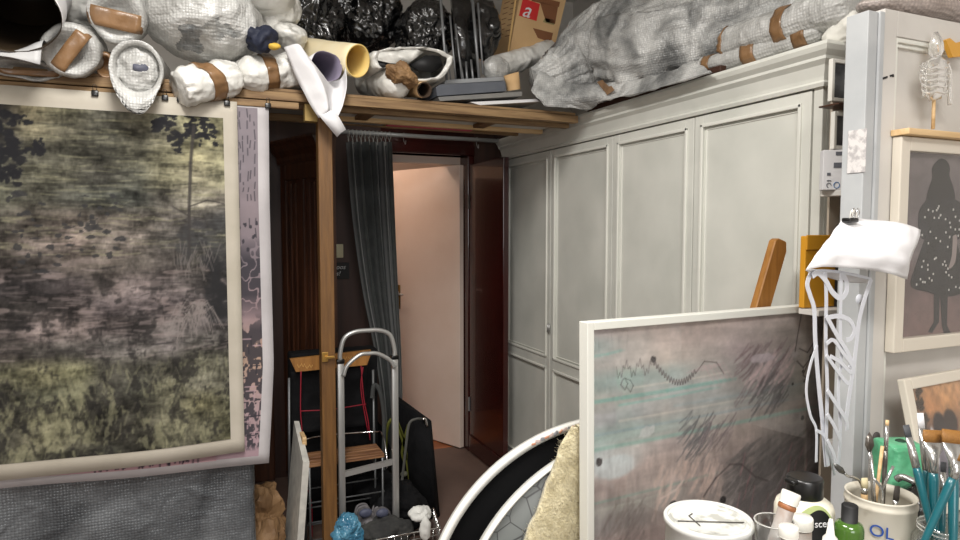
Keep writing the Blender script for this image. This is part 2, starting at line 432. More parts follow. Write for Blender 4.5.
# ---- pink-white door standing open into the corridor
hinge = Vector((DX1-.005, YB+.06, 0)); far = Vector((1.435, 5.03, 0)); dd = (far-hinge); dw = dd.length; dd.normalize()
dn = Vector((-dd.y, dd.x, 0))           # faces away from the hinge side
dr = thing('door', 'tall plain pinkish white door open into the lit corridor', 'door', hinge)
Rz = Matrix.Translation(hinge) @ Matrix.Rotation(atan2(dd.y, dd.x), 4, 'Z')
bm = B(); box(bm, (0, 0, .01), (dw, .04, 2.065), .003, M=Rz); plabel(put('door_leaf', bm, PINKW, dr, smooth=False), 'plain pinkish white door leaf')
bm = B(); box(bm, (dw-.085, .04, .98), (dw-.05, .046, 1.17), .002, M=Rz)
pl = plabel(put('handle_plate', bm, mat('aged_brass', (150, 120, 70), .35, .9), dr), 'brass handle plate')
bm = B(); q = lambda x, y, z: Rz @ Vector((x, y, z))
tube(bm, [q(dw-.067, .045, 1.11), q(dw-.067, .085, 1.11), q(dw-.075, .092, 1.108), q(dw-.17, .092, 1.10)], .009, 8, sm=4)
put('door_handle', bm, ALU, pl)
for z in (.25, 1.05, 1.85):
    bm = B(); lathe(bm, [(0, 0), (.008, 0), (.008, .1), (0, .1)], hinge+Vector((.012, -.02, z)), 10); put('hinge', bm, GREYMET, dr)
# ---- dark red door leaf folded back into the studio beside the wardrobe
d2 = thing('wooden_door', 'dark red polished wooden door folded back into the room beside the white cupboard', 'door', (1.775, YB-.02, 0))
bm = B(); box(bm, (1.752, 3.715, .01), (1.79, YB-.025, 2.06), .003); put('door_leaf', bm, REDWOOD, d2, smooth=False)
bm = B(); box(bm, (1.742, 3.72, .012), (1.752, YB-.03, .13), .004); put('kick_rail', bm, REDWOOD, d2, smooth=False)
for z in (.3, 1.75):
    bm = B(); lathe(bm, [(0, 0), (.008, 0), (.008, .1), (0, .1)], (1.748, YB-.022, z), 10); put('hinge', bm, GREYMET, d2)
# dark tall cabinet in the corridor
bm = B(); box(bm, (.75, 5.2, 0), (1.33, 5.7, 2.02), .01); box(bm, (.73, 5.18, 1.97), (1.35, 5.72, 2.05), .01)
tag(put('corridor_cabinet', bm, REDWOOD, smooth=False), 'dark red cabinet in the corridor seen left of the pink door', 'cabinet')

# ================================================================== WARDROBE
wx = 1.88; wy0, wy1 = 1.54, 3.99
wr = thing('fitted_cupboard', 'long white painted cupboard with four tall panelled doors and cornice', 'cupboard', (2.2, 2.76, 0))
bm = B(); box(bm, (wx+.022, wy0, .0), (2.45, wy1, 2.08)); box(bm, (wx, wy0, 0), (wx+.022, wy0+.035, 2.08), .003)
box(bm, (wx, wy1-.02, 0), (wx+.022, wy1, 2.08), .003); box(bm, (wx, wy0, 0), (wx+.022, wy1, .07), .003)
put('body', bm, WHITEP, wr, smooth=False)
bm = B(); lv = [(2.068, .0), (2.068, .012), (2.08, .016), (2.088, .008), (2.10, .010), (2.135, .02), (2.15, .034), (2.16, .034), (2.175, .048), (2.19, .054), (2.202, .05), (2.202, .0)]
R = []
for z, o in lv:
    R.append([bm.verts.new(v) for v in ((wx-o, wy1+o*.2, z), (wx-o, wy0-o, z), (2.45, wy0-o, z), (2.45, wy1+o*.2, z))])
for a, c in zip(R, R[1:]):
    for k in range(4): bm.faces.new((a[k], c[k], c[(k+1) % 4], a[(k+1) % 4]))
bm.faces.new(R[0]); bm.faces.new(R[-1]); bmesh.ops.recalc_face_normals(bm, faces=bm.faces)
put('cornice', bm, WHITEP, wr, smooth=False)
ys = [1.578, 2.14, 2.715, 3.335, 3.968]
def bead(bm, y0, y1, z0, z1, x, w=.012, t=.008):
    for (a, b, c, d) in ((y0, y1, z0, z0+w), (y0, y1, z1-w, z1), (y0, y0+w, z0, z1), (y1-w, y1, z0, z1)):
        box(bm, (x-t, a, c), (x, b, d), .003)
for i in range(4):
    a, b = ys[i]+.003, ys[i+1]-.003
    bm = B(); st = .048
    for (y0, y1, z0, z1) in ((a, a+st, .075, 2.064), (b-st, b, .075, 2.064), (a+st, b-st, 2.064-st, 2.064), (a+st, b-st, .785, .845), (a+st, b-st, .075, .15)):
        box(bm, (wx-.002, y0, z0), (wx+.02, y1, z1), .002)
    box(bm, (wx+.009, a+.01, .09), (wx+.014, b-.01, 2.05))
    dr = put('door', bm, WHITEP, wr, smooth=False)
    bm = B(); bead(bm, a+st-.012, b-st+.012, .845-.002, 2.064-st+.012, wx-.001, .014, .008); bead(bm, a+st-.012, b-st+.012, .14, .787, wx-.001, .014, .008)
    bead(bm, a+st+.008, b-st-.008, .862, 2.064-st-.008, wx+.011, .006, .006)
    put('beading', bm, WHITEP2, dr, smooth=False)
    if i == 3 or i == 2:
        bm = B(); tube(bm, [(wx-.012, b-.005 if i == 2 else a+.005, 1.0), (wx-.012, b-.005 if i == 2 else a+.005, 1.05)], .006, 8); put('hinge', bm, ALU, dr)

# ================================================================== LOFT
lf = thing('storage_loft', 'rough timber storage loft of battens and boards above the doorway', 'loft', (.51, 2.95, 0))
def beam(y0, y1, z0, z1, x0=-1.25, x1=1.81, m=WOODX, nm='joist'):
    bm = B(); box(bm, (x0, y0, z0), (x1, y1, z1), .003); return put(nm, bm, m, lf, smooth=False)
beam(2.93, 2.975, 2.155, 2.192)
beam(3.02, 3.06, 2.142, 2.193); beam(3.31, 3.345, 2.150, 2.193, m=WOODLIGHT, x0=.56); beam(3.48, 3.51, 2.158, 2.193, x1=1.74)
beam(2.905, 2.928, 2.118, 2.146, x1=.40, nm='hanging_rail')
for k, (y0, y1, m) in enumerate([(2.935, 3.06, WOODX), (3.065, 3.30, GREYBOX2), (3.305, 3.66, GREYBOX2)]):
    bm = B(); box(bm, (-1.2, y0, 2.194), (1.795, y1, 2.206)); o = put('deck_board', bm, m, lf, smooth=False)
for k, x in enumerate((.75, 1.33)):
    bm = B(); box(bm, (x, 2.976, 2.16), (x+.05, 3.019, 2.193), .002); put('cross_batten', bm, WOODX, lf, smooth=False)
bm = B(); box(bm, (.57, 3.07, 2.170), (1.79, 3.30, 2.178)); plabel(put('underside_board', bm, mat('pale_underside', (190, 188, 184), .7, c2=(206, 204, 200), nscale=5), lf, smooth=False), 'pale grey board under the deck')
for x in (.72, 1.36):
    bm = B(); box(bm, (x, 3.10, 2.150), (x+.06, 3.27, 2.169), .002); plabel(put('spacer_block', bm, WOODZ, lf, smooth=False), 'brown wooden spacer block')
bm = B(); box(bm, (.483, 2.932, 0), (.545, 2.992, 2.141), .003)
o = plabel(put('post', bm, WOODZ, lf, smooth=False), 'square brown wooden post')
bm = B(); box(bm, (.428, 2.93, 2.075), (.482, 2.975, 2.149), .002); plabel(put('bracket_block', bm, mat('pale_block', (160, 134, 78), .7), lf, smooth=False), 'pale wooden block')
# latch on the post
bm = B(); pc = P(325, 357, 'y', 2.923)
box(bm, pc+Vector((-.014, -.004, -.022)), pc+Vector((.014, .0015, .022)), .002); box(bm, pc+Vector((.0, -.02, -.006)), pc+Vector((.04, -.004, .006)), .002)
plabel(put('brass_latch', bm, mat('brass', (200, 160, 90), .3, .9), o, smooth=False), 'small brass latch plate')
# flat things slid on top of the joists
bm = B(); box(bm, (.93, 3.36, 2.160), (1.42, 3.46, 2.176), .002); tag(put('pink_board', bm, mat('pink_card', (196, 60, 90), .7), smooth=False), 'thin pink board tucked between the loft joists', 'board')
bm = B(); box(bm, (.58, 3.37, 2.160), (.91, 3.46, 2.176), .002); tag(put('pale_board', bm, GREYBOX2, smooth=False), 'pale grey board tucked under the loft left of the pink one', 'board')
# brown edge board lying on the cornice towards the loft
bm = B(); box(bm, (1.83, 1.95, 2.204), (1.86, 2.88, 2.228), .003); box(bm, (1.86, 2.0, 2.204), (2.1, 2.86, 2.222), .003)
tag(put('brown_board', bm, mat('dark_brown_board', (62, 36, 24), .6), smooth=False), 'dark brown board lying along the top of the white cornice', 'board')
# binder clips on the hanging rail
for k, px in enumerate((95, 165, 180, 227, 268)):
    c = P(px, [93, 97.5, 99, 103, 105.5][k], 'y', 2.884 if k < 4 else 2.904)
    bm = B(); box(bm, c+Vector((-.012, -.006, -.012)), c+Vector((.012, .004, .01)), .003); tube(bm, [c+Vector((-.006, 0, .01)), c+Vector((-.006, -.004, .028)), c+Vector((.006, -.004, .028)), c+Vector((.006, 0, .01))], .0012, 6, sm=3)
    o = put('binder_clip', bm, BLACKPL)
    tag(o, ['black clip on the rail left of the hanging bubble wrap cone', 'black clip on the rail just right of the bubble wrap cone', 'black clip on the rail half hidden under the slanting-tape white roll',
            'black clip at the top right corner of the landscape painting', 'black clip at the top right corner of the lilac print'][k], 'clip', 'black clips on the loft rail')

# ---- curtain on its rod
cr = thing('curtain', 'charcoal cloth curtain gathered at the left of the doorway on a rail', 'curtain', (.95, 3.95, 0))
yr = 3.94
a = P(342, 128, 'y', yr); b = P(502, 138.5, 'y', yr); b.x = min(b.x, 1.83)
bm = B(); tube(bm, [(a.x-.03, yr, 2.188), (1.815, yr, 2.188)], .013, 12); rod = plabel(put('curtain_rail', bm, mat('rail_grey', (170, 172, 172), .35, .3), cr), 'long grey curtain rail')
zr = 2.188
bm = B()
L_ = [P(345, 142, 'y', yr), P(352, 220, 'y', yr), P(362, 290, 'y', yr), P(374, 350, 'y', yr), P(382, 410, 'y', yr), P(384, 470, 'y', yr), P(384, 505, 'y', yr)]
R_ = [P(391, 142, 'y', yr), P(394, 220, 'y', yr), P(397, 290, 'y', yr), P(400, 350, 'y', yr), P(402, 410, 'y', yr), P(404, 470, 'y', yr), P(406, 505, 'y', yr)]
LL, RR = catmull(L_, 8), catmull(R_, 8); rows = []
for i, (l, r) in enumerate(zip(LL, RR)):
    n = 140; row = []; w = (r-l).length; t = i/len(LL)
    for j in range(n+1):
        u = j/n; uu = u + .012*sin(u*31+t*2)
        amp = .028 + .010*sin(u*17+1)
        row.append(l.lerp(r, uu)+Vector((.006*sin(u*pi*14+.8), amp*sin(u*pi*12+.5*sin(t*3+u*5))+.006*sin(u*pi*29+t), 0)))
    rows.append(row)
grid(bm, rows); o = thicken(put('cloth', bm, CURTM, cr), .003)
for k in range(11):
    x = L_[0].x+.02+(R_[0].x-L_[0].x-.03)*k/10
    bm = B(); c = Vector((x, yr, zr-.008)); tilt = random.uniform(-.5, .5)
    tube(bm, [c+Vector((.008*sin(tilt)*cos(t), .021*cos(t), .023*sin(t))) for t in [2*pi*i/16 for i in range(17)]], .003, 6)
    rg = put('curtain_ring', bm, mat('ring_grey', (176, 176, 172), .35, .3), cr)
    bm = B(); tube(bm, [c+Vector((0, 0, -.021)), c+Vector((.003, 0, -.06))], .0035, 6); put('hook', bm, MC['ring_grey'], rg)
# hanging wire hooks on the rail
for px in (404, 477, 498):
    c = P(px, 140, 'y', yr); c.z = zr; bm = B()
    tube(bm, [c+Vector((0, -.014, 0)), c+Vector((0, 0, .016)), c+Vector((0, .015, 0)), c+Vector((0, .004, -.03)), c+Vector((.006, -.008, -.055)), c+Vector((.012, 0, -.03))], .0022, 6, sm=5)
    tag(put('wire_hook', bm, ALU), {404: 'thin wire hook on the curtain rail above the door gap', 477: 'thin wire hook on the rail above the dark red door', 498: 'wire hook at the cupboard end of the curtain rail'}[px], 'hook', 'wire hooks on the rail')

# ---- dark panelled partition with cornice
MA = Matrix.Translation((.66, 3.75, 0)) @ Matrix.Rotation(atan2(.18, .5), 4, 'Z') @ Matrix.Diagonal((1, .53/1.14, 1.012, 1)) @ Matrix.Translation((-.5, -3.04, 0))
pt = thing('armoire', 'dark brown panelled wooden armoire side with cornice behind the post', 'armoire', (.6, 3.95, 0))
bm = B(); box(bm, (.50, 3.04, 0), (.56, 4.18, 2.0), .003); bmesh.ops.transform(bm, matrix=MA, verts=bm.verts); put('side_board', bm, DARKWOOD, pt, smooth=False)
bm = B()
for (y0, y1, z0, z1) in ((3.04, 3.16, .06, 2.0), (4.04, 4.18, .06, 2.0), (3.56, 3.66, .12, 1.9), (3.16, 4.04, 1.88, 2.0), (3.16, 4.04, .06, .22)):
    box(bm, (.482, y0, z0), (.50, y1, z1), .006)
for y in (3.30, 3.42, 3.79, 3.92): box(bm, (.488, y, .24), (.50, y+.018, 1.86), .005)
bmesh.ops.transform(bm, matrix=MA, verts=bm.verts); put('panel_frame', bm, DARKWOOD, pt, smooth=False)
bm = B(); R = []
for z, o in [(1.98, .0), (1.98, .012), (2.0, .02), (2.02, .02), (2.05, .045), (2.08, .06), (2.10, .075), (2.115, .075), (2.115, 0)]:
    R.append([bm.verts.new(v) for v in ((.482-o, 4.2, z), (.482-o, 3.04-o*.4, z), (.56, 3.04-o*.4, z), (.56, 4.2, z))])
for a, c in zip(R, R[1:]):
    for k in range(4): bm.faces.new((a[k], c[k], c[(k+1) % 4], a[(k+1) % 4]))
bm.faces.new(R[0]); bm.faces.new(R[-1]); bmesh.ops.recalc_face_normals(bm, faces=bm.faces)
bmesh.ops.transform(bm, matrix=MA, verts=bm.verts); put('cornice', bm, DARKWOOD, pt, smooth=False)
# dark boards on the back wall left of the armoire
bm = B()
for k in range(9): box(bm, (-.85+k*.14, YB-.03, 0), (-.85+k*.14+.132, YB, 2.18), .006)
struct('trim_3', bm, DARKWOOD)

# ---- light switch and chalk sign by the door, on the back wall
s = P(338.5, 251, 'y', YB-.012)
sw = thing('light_switch', 'cream light switch on the brown wall beside the wooden post', 'switch', (s.x, YB, s.z))
bm = B(); box(bm, (s.x-.045, YB-.014, s.z-.045), (s.x+.032, YB-.0005, s.z+.045), .005); pl = put('switch_plate', bm, mat('switch_cream', (206, 200, 168), .4), sw)
bm = B(); box(bm, (s.x-.03, YB-.02, s.z-.028), (s.x+.012, YB-.013, s.z+.03), .003); put('rocker', bm, MC['switch_cream'], sw)
s = P(338, 271, 'y', YB-.012)
sg = thing('chalk_sign', 'small black sign with white handwriting below the light switch', 'sign', (s.x, YB, s.z))
bm = B(); box(bm, (s.x-.07, YB-.01, s.z-.055), (s.x+.075, YB-.001, s.z+.055), .003); put('sign_board', bm, BLACKM, sg, smooth=False)
bx = basis((1, 0, 0), (0, 0, 1))
text('writing', 'doos\nus!', .042, (s.x-.035, YB-.0105, s.z+.012), bx, sg, mat('chalk', (190, 190, 190), .9), shear=.3)
# ================================================================== PAINTINGS ON THE LEFT
ART = vcmat('painted_linen', .85, .2)
rs = np.random.RandomState(5)
LINEN = mat('linen_border', (176, 169, 155), .85, c2=(188, 181, 168), nscale=6)
LINEN2 = mat('linen_border_grey', (176, 172, 174), .85, c2=(190, 186, 188), nscale=6)
def leaves(img, x0, x1, y0, y1, n, r, col, op=.9):
    for _ in range(n):
        dab(img, rs.uniform(x0, x1), rs.uniform(y0, y1), r*rs.uniform(.5, 1.4), r*rs.uniform(.35, .9), col, rs, op, .7, 3)
def paint_landscape(W=250, H=360):
    # picture shown: left part lies beyond the photo; table of (r, g, b) reads top row first
    D = (44, 42, 44); O = (118, 114, 88); G = (88, 86, 74); K = (56, 54, 50); Pk = (122, 106, 100); M_ = (74, 68, 64)
    T = [
     [K, D, D, (134,124,94), O, G, G, (104,102,82), (128,124,92), (128,124,92)],
     [K, D, D, (126,118,92), (96,92,76), G, G, (100,96,78), (120,116,86), (132,126,92)],
     [K, D, K, G, (92,90,76), (84,82,70), (96,94,78), (110,106,82), (124,118,88), (122,118,90)],
     [D, D, G, (96,94,78), (84,82,70), (80,78,70), (78,78,68), (112,108,84), (128,122,98), (124,120,94)],
     [K, D, (90,90,76), G, (76,76,68), (66,68,62), (70,72,66), (88,84,76), (140,134,116), (104,98,88)],
     [(90,84,76), (96,88,82), (84,80,72), (92,84,76), (100,90,82), (96,88,80), (100,92,84), (98,92,86), (78,74,72), (62,62,62)],
     [M_, (78,72,68), (96,88,80), (118,106,98), (128,112,104), (112,102,94), (116,106,98), (80,76,72), (56,56,56), (66,66,62)],
     [K, (64,60,58), (70,64,60), (74,68,64), (84,76,70), (96,88,80), (84,78,72), (80,74,70), (84,80,74), (60,58,56)],
     [D, (52,48,48), (54,50,50), (56,52,52), (64,58,58), (90,82,78), (96,86,84), (90,82,80), (66,62,60), (50,48,48)],
     [K, (60,56,54), (58,54,52), (62,58,56), (84,76,74), (78,70,70), (82,74,74), (80,72,72), (72,66,66), (60,58,58)],
     [(70,66,62), (84,78,72), (60,56,54), (112,100,96), (110,98,94), (80,72,70), (70,64,62), (84,78,76), (78,72,72), (72,68,68)],
     [(84,80,70), (104,98,88), (76,70,66), (74,70,66), (84,80,76), (92,88,84), (110,104,100), (96,90,88), (108,104,98), (88,84,80)],
     [(110,108,80), (120,116,84), (104,102,78), (130,126,92), (120,118,86), (70,68,60), (84,82,72), (64,62,56), (112,110,90), (100,98,84)],
     [(90,88,68), (116,112,86), (66,64,56), (84,84,66), (96,96,76), (64,62,56), (70,70,60), (108,106,84), (96,94,80), (92,90,76)],
     [(88,86,68), (80,78,66), (60,58,52), (104,102,78), (76,74,62), (58,56,50), (72,70,60), (92,90,72), (112,108,78), (96,94,74)],
     [(106,104,80), (100,98,78), (70,68,58), (112,108,84), (92,90,72), (56,54,48), (72,70,60), (96,94,74), (88,86,68), (100,98,72)],
     [(96,94,76), (104,102,82), (92,90,74), (96,94,76), (76,74,64), (58,58,50), (62,60,52), (82,80,66), (92,90,72), (96,94,70)]]
    img = lowres(T, H, W)
    n1 = fbm(H, W, 34, 9, rs, 4, .7); n2 = fbm(H, W, 60, 26, rs, 3, .6); n3 = fbm(H, W, 9, 9, rs, 4, .7)
    n4 = fbm(H, W, 90, 120, rs, 2, .6)
    img = img*(1+1.1*(n1-.5)[:, :, None]+.5*(n2-.5)[:, :, None]+.9*(n3-.5)[:, :, None]+.35*(n4-.5)[:, :, None])
    # streaky light patches
    sp = fbm(H, W, 44, 10, rs, 3, .6); yy = np.linspace(0, 1, H)[:, None]
    m = np.clip((sp-.60)*9, 0, 1)*np.clip((yy-.35)*8, 0, 1)*np.clip((.72-yy)*8, 0, 1)
    img = img*(1-.55*m[:, :, None])+np.array((150, 132, 128.))*.55*m[:, :, None]
    sp = fbm(H, W, 16, 22, rs, 4, .7); m = np.clip((sp-.56)*9, 0, 1)*np.clip((yy-.68)*8, 0, 1)
    img = img*(1-.45*m[:, :, None])+np.array((158, 156, 116.))*.45*m[:, :, None]
    sp = fbm(H, W, 20, 20, rs, 4, .7); m = np.clip((sp-.56)*9, 0, 1)*np.clip((yy-.42)*8, 0, 1)
    img = img*(1-.6*m[:, :, None])+np.array((44, 42, 42.))*.6*m[:, :, None]
    for _ in range(420):
        x = rs.uniform(.15, 1); y = rs.uniform(.02, .42); l = rs.uniform(.03, .14); c = (46, 46, 42) if rs.rand() < .55 else (150, 146, 112)
        stroke(img, [(x, y), (x+l*.5, y+rs.uniform(-.003, .003)), (x+l, y+rs.uniform(-.006, .006))], rs.uniform(.5, 1.3), c, rs.uniform(.12, .35))
    for _ in range(260):
        x = rs.uniform(.15, 1); y = rs.uniform(.45, .72); l = rs.uniform(.02, .08); c = (40, 38, 40) if rs.rand() < .6 else (158, 140, 138)
        stroke(img, [(x, y), (x+l, y+rs.uniform(-.006, .006))], rs.uniform(.5, 1.4), c, rs.uniform(.12, .35))
    for _ in range(420):
        x = rs.uniform(.15, 1); y = rs.uniform(.72, 1); c = (44, 42, 38) if rs.rand() < .5 else (166, 162, 122); a = rs.uniform(-.02, .02)
        stroke(img, [(x, y), (x+a, y+rs.uniform(.01, .04))], rs.uniform(.5, 1.2), c, rs.uniform(.12, .3))
    dk = (42, 42, 46)
    leaves(img, .12, .29, .02, .20, 60, .022, dk); leaves(img, .27, .37, .09, .13, 16, .012, dk); leaves(img, .16, .30, .17, .22, 22, .013, dk); leaves(img, .28, .33, .03, .05, 6, .010, dk)
    
    leaves(img, .74, .82, .0, .05, 18, .016, dk); leaves(img, .80, .84, .05, .11, 8, .013, dk); leaves(img, .84, .97, .0, .06, 26, .014, dk); leaves(img, .90, .97, .05, .09, 10, .012, dk)
    stroke(img, [(.885, .03), (.87, .14), (.86, .28), (.855, .44)], 1.5, (66, 62, 60), .8)
    stroke(img, [(.86, .30), (.80, .27)], .8, (66, 62, 60), .7); stroke(img, [(.86, .27), (.93, .25), (.99, .26)], .8, (66, 62, 60), .7)
    for _ in range(60): dab(img, rs.uniform(.24, .62), rs.uniform(.24, .46), rs.uniform(.006, .02), rs.uniform(.003, .009), (58, 58, 60), rs, .8, .6, 3)
    leaves(img, .82, 1.0, .32, .46, 34, .022, (64, 64, 66), .35); leaves(img, .92, 1.0, .44, .62, 40, .03, (48, 48, 50), .5)
    for _ in range(40):
        x = rs.uniform(.78, .98); y = .60+rs.uniform(-.03, .03); a = rs.uniform(-1.2, 1.2); l = rs.uniform(.05, .1)
        stroke(img, [(x*.5+.43, y-.03*abs(a)*0), (x*.5+.43+l*.6*sin(a), y-.02), (x*.5+.43+l*1.3*sin(a), y+.05)], .5, (132, 122, 118), .55)
    for _ in range(30):
        x = rs.uniform(.80, .96); y = rs.uniform(.42, .50); stroke(img, [(x, y), (x+rs.uniform(-.03, .03), y-.05)], .5, (118, 110, 106), .5)
    img = img*.70+img.mean(axis=2, keepdims=True)*.30
    img = (img-78)*1.3+84
    return np.clip(img*.88, 16, 255)
W1 = 1.10; x1 = .123
img = paint_landscape()
zt = lambda x: 2.118
pnt = thing('landscape_painting', 'large dark landscape painting on linen with leafy branches hanging from the loft rail', 'painting', (x1-W1/2, 2.89, .65))
L0, R0 = x1-W1, x1+.0
def fr(x, s=0):      # gentle waves in the cloth
    return .006*sin(x*5+s)+.004*sin(x*11+s)
def wpos(x0, x1, z0f, z1f, y, s=0, lift=0):
    def f(u, v):
        x = x0+(x1-x0)*u; z = z1f(x)+(z0f(x)-z1f(x))*v
        return Vector((x, y+fr(x, s)*v-lift-.02*v*v*max(0, u-.7), z))
    return f
zb1 = lambda x: .652+.02*sin((x+.9)*2.2)+.0
xr = P(237, 105, 'y', 2.89).x
zb = lambda x: .657+.006*max(0, min(1, (xr-x)/.9))+.004*sin(x*6)
bm = B(); f = wpos(xr-W1, xr, lambda x: zb(x), lambda x: 2.128, 2.89)
grid(bm, [[f(u/40, v/30) for u in range(41)] for v in range(31)]); bmesh.ops.reverse_faces(bm, faces=bm.faces)
thicken(put('linen', bm, LINEN, pnt), .0012)
xi = P(225, 200, 'y', 2.888).x
artmesh('picture', img, wpos(xr-W1+.05, xi, lambda x: zb(x)+.062, lambda x: 2.128-.07, 2.8885, 0, .0008), ART, pnt)

def paint_print(W=90, H=560):
    img = np.zeros((H, W, 3)); base = lowres([[(132,124,130)]*2, [(130,122,128)]*2, [(132,121,126)]*2, [(122,112,118)]*2, [(146,126,130)]*2, [(172,146,130)]*2, [(166,144,146)]*2, [(162,138,146)]*2], H, W)
    img[:] = base*(1+.12*(fbm(H, W, 30, 4, rs)-.5)[:, :, None]); dk = (56, 54, 60)
    for c in (.55, .60, .64, .70, .73, .77, .84, .88, .94):
        y = rs.uniform(.0, .03)
        while y < .34:
            l = rs.uniform(.006, .03); 
            if rs.rand() < .75-(.5 if y > .26 else 0): stroke(img, [(c+rs.uniform(-.01, .01), y), (c+rs.uniform(-.01, .01), y+l)], .6, dk, .9)
            y += l+rs.uniform(.004, .02)
    for _ in range(14): dab(img, rs.uniform(.52, .98), rs.uniform(.32, .40), .02, .006, dk, rs, .9, .5, 3)
    # dense dark drawing with pale winding gaps
    a = fbm(H, W, 34, 9, rs, 2, .5); b_ = fbm(H, W, 40, 14, rs, 2, .5); yy = np.linspace(0, 1, H)[:, None]
    m = np.clip((np.abs(a-.5)-.035)*60, 0, 1)*np.clip((yy-.36)*14, 0, 1)*np.clip((.60-yy)*14, 0, 1)
    m2 = np.clip(((b_-.49))*30, 0, 1)*np.clip((yy-.56)*14, 0, 1)*np.clip((.98-yy)*30, 0, 1)
    m3 = np.clip((fbm(H, W, 90, 24, rs, 2)-.49)*26, 0, 1)*np.clip((yy-.62)*14, 0, 1)*np.clip((.985-yy)*60, 0, 1)
    m = np.maximum(m, np.maximum(m2, m3))[:, :, None]*.85
    img = img*(1-m)+np.array(dk, float)*m
    for _ in range(46):
        x = rs.uniform(.5, 1); y = rs.uniform(.58, .94); v = rs.rand() < .6
        stroke(img, [(x, y), (x, y+.025) if v else (x+.14, y)], .9, dk if rs.rand() < .6 else (176, 150, 156), .9)
    return img
x2 = P(270.5, 200, 'y', 2.912).x; W2 = 1.3
pn2 = thing('lilac_print', 'lilac and grey patterned print on cloth hanging behind the landscape painting', 'painting', (x2-W2/2, 2.912, .6))
edge = [(0, 0), (.25, -.004), (.5, -.002), (.72, .0), (.85, -.012), (1, -.028)]
def ex(v):
    for (a, b), (c, d) in zip(edge, edge[1:]):
        if v <= c: return b+(d-b)*(v-a)/(c-a)
    return edge[-1][1]
zb2 = lambda x: .584+.040*(x2-x)/.95+.004*sin(x*7)
def f2(u, v, mL=0, mR=0, mT=0, mB=0, lift=0):
    x0 = x2-W2+mL; xx = x2+ex(v)-mR; x = x0+(xx-x0)*u; z1 = 2.13-mT; z0 = zb2(x)+mB
    return Vector((x, 2.912+fr(x, 2)*v*.6-lift, z1+(z0-z1)*v))
bm = B(); grid(bm, [[f2(u/40, v/30) for u in range(41)] for v in range(31)]); bmesh.ops.reverse_faces(bm, faces=bm.faces); thicken(put('linen', bm, LINEN2, pn2), .0012)
def stripart():
    img = paint_print(); return img
# the drawing: a right-hand band and the bottom edge show past the front painting
pw = .27
artmesh('drawing', stripart(), lambda u, v: f2(1-(1-u)*pw/(W2-.05), v*.965+.012, 0, .045, 0, .0, .001)+Vector((0, 0, 0)), ART, pn2)
def fringe(W=260, H=14):
    img = np.ones((H, W, 3))*np.array((186, 150, 156.)); 
    for _ in range(120):
        x = rs.rand(); stroke(img, [(x, 0), (x, rs.uniform(.3, .95))], .7, (58, 52, 62), .95)
    return img
artmesh('drawing_bottom', fringe(), lambda u, v: f2(u*.86, .955+.024*v, .02, .045, 0, 0, .001), ART, pn2)

# bubble-wrapped panel under them
c = P(254, 500, 'y', 2.99); bm = B(); xa, xb = -1.2, c.x
sec = catmull([(xb-.02, 2.965, 0), (xb, 2.98, 0), (xb+.004, 3.01, 0), (xb-.02, 3.035, 0)], 4)
rows = []
for i in range(70):
    z = 1.25*i/69; row = []
    for j in range(120):
        x = xa+(xb-.02-xa)*j/119; y = 2.965+.012*(1-2*abs(noise.noise(Vector((x*3, z*4, 1)))))*.6+.006*noise.noise(Vector((x*12, z*9, 4)))
        row.append((x, y, z))
    for s_ in sec[1:]: row.append((s_.x+.006*noise.noise(Vector((z*11, s_.y*30, 0))), s_.y, z))
    row.append((xa, 3.035, z)); rows.append(row)
grid(bm, rows); tag(put('wrapped_canvas', bm, BUB_D), 'large grey bubble-wrapped panel standing below the hanging paintings', 'wrapped canvas')
# ================================================================== THINGS ON THE LOFT
def hollow(bm, path, r, w, disp=None, nth=36, mi_out=0, mi_in=0, upv=(0, 0, 1), depth_in=1.0):
    """open tube: path runs back -> front, r number/(ra,rb)/list, wall w"""
    n = len(path); path = [Vector(p) for p in path]
    if not isinstance(r, list): r = [r]*n
    r = [(q, q) if not isinstance(q, tuple) else q for q in r]
    def ring(i, k):
        t = (path[min(i+1, n-1)]-path[max(i-1, 0)]).normalized(); s = t.cross(Vector(upv)).normalized(); u = s.cross(t)
        out = []
        for j in range(nth):
            th = 2*pi*j/nth; d = s*cos(th)+u*sin(th); q = path[i]+s*(r[i][0]-k)*cos(th)+u*(r[i][1]-k)*sin(th)
            if disp: q = q+d*disp(path[i]+s*r[i][0]*cos(th)+u*r[i][1]*sin(th), i/(n-1), th)
            out.append(bm.verts.new(q))
        return out
    R = [(ring(i, 0), mi_out) for i in range(n)]+[(ring(i, w), mi_in) for i in reversed(range(n))]
    for (A, _), (C, m) in zip(R, R[1:]):
        for k in range(nth): bm.faces.new((A[k], C[k], C[(k+1) % nth], A[(k+1) % nth])).material_index = m
    bm.faces.new(R[-1][0]).material_index = mi_in
def seg(a, b, n): a = Vector(a); b = Vector(b); return [a.lerp(b, i/n) for i in range(n+1)]
Z0 = 2.208
# 1 big paper roll with dark inside (top left)
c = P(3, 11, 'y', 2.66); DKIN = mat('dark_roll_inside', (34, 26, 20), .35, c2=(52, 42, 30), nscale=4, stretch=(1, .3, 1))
r1 = thing('paper_roll', 'wide open paper roll with dark inside at the top left corner', 'paper roll', c)
bm = B(); b = c+Vector((-.05, .55, .24))
hollow(bm, seg(b, c, 14), (.165, .135), .003, crumple(.008, 3, 2), 48, 0, 1); put('outer_sheet', bm, [PAPER, DKIN], r1)
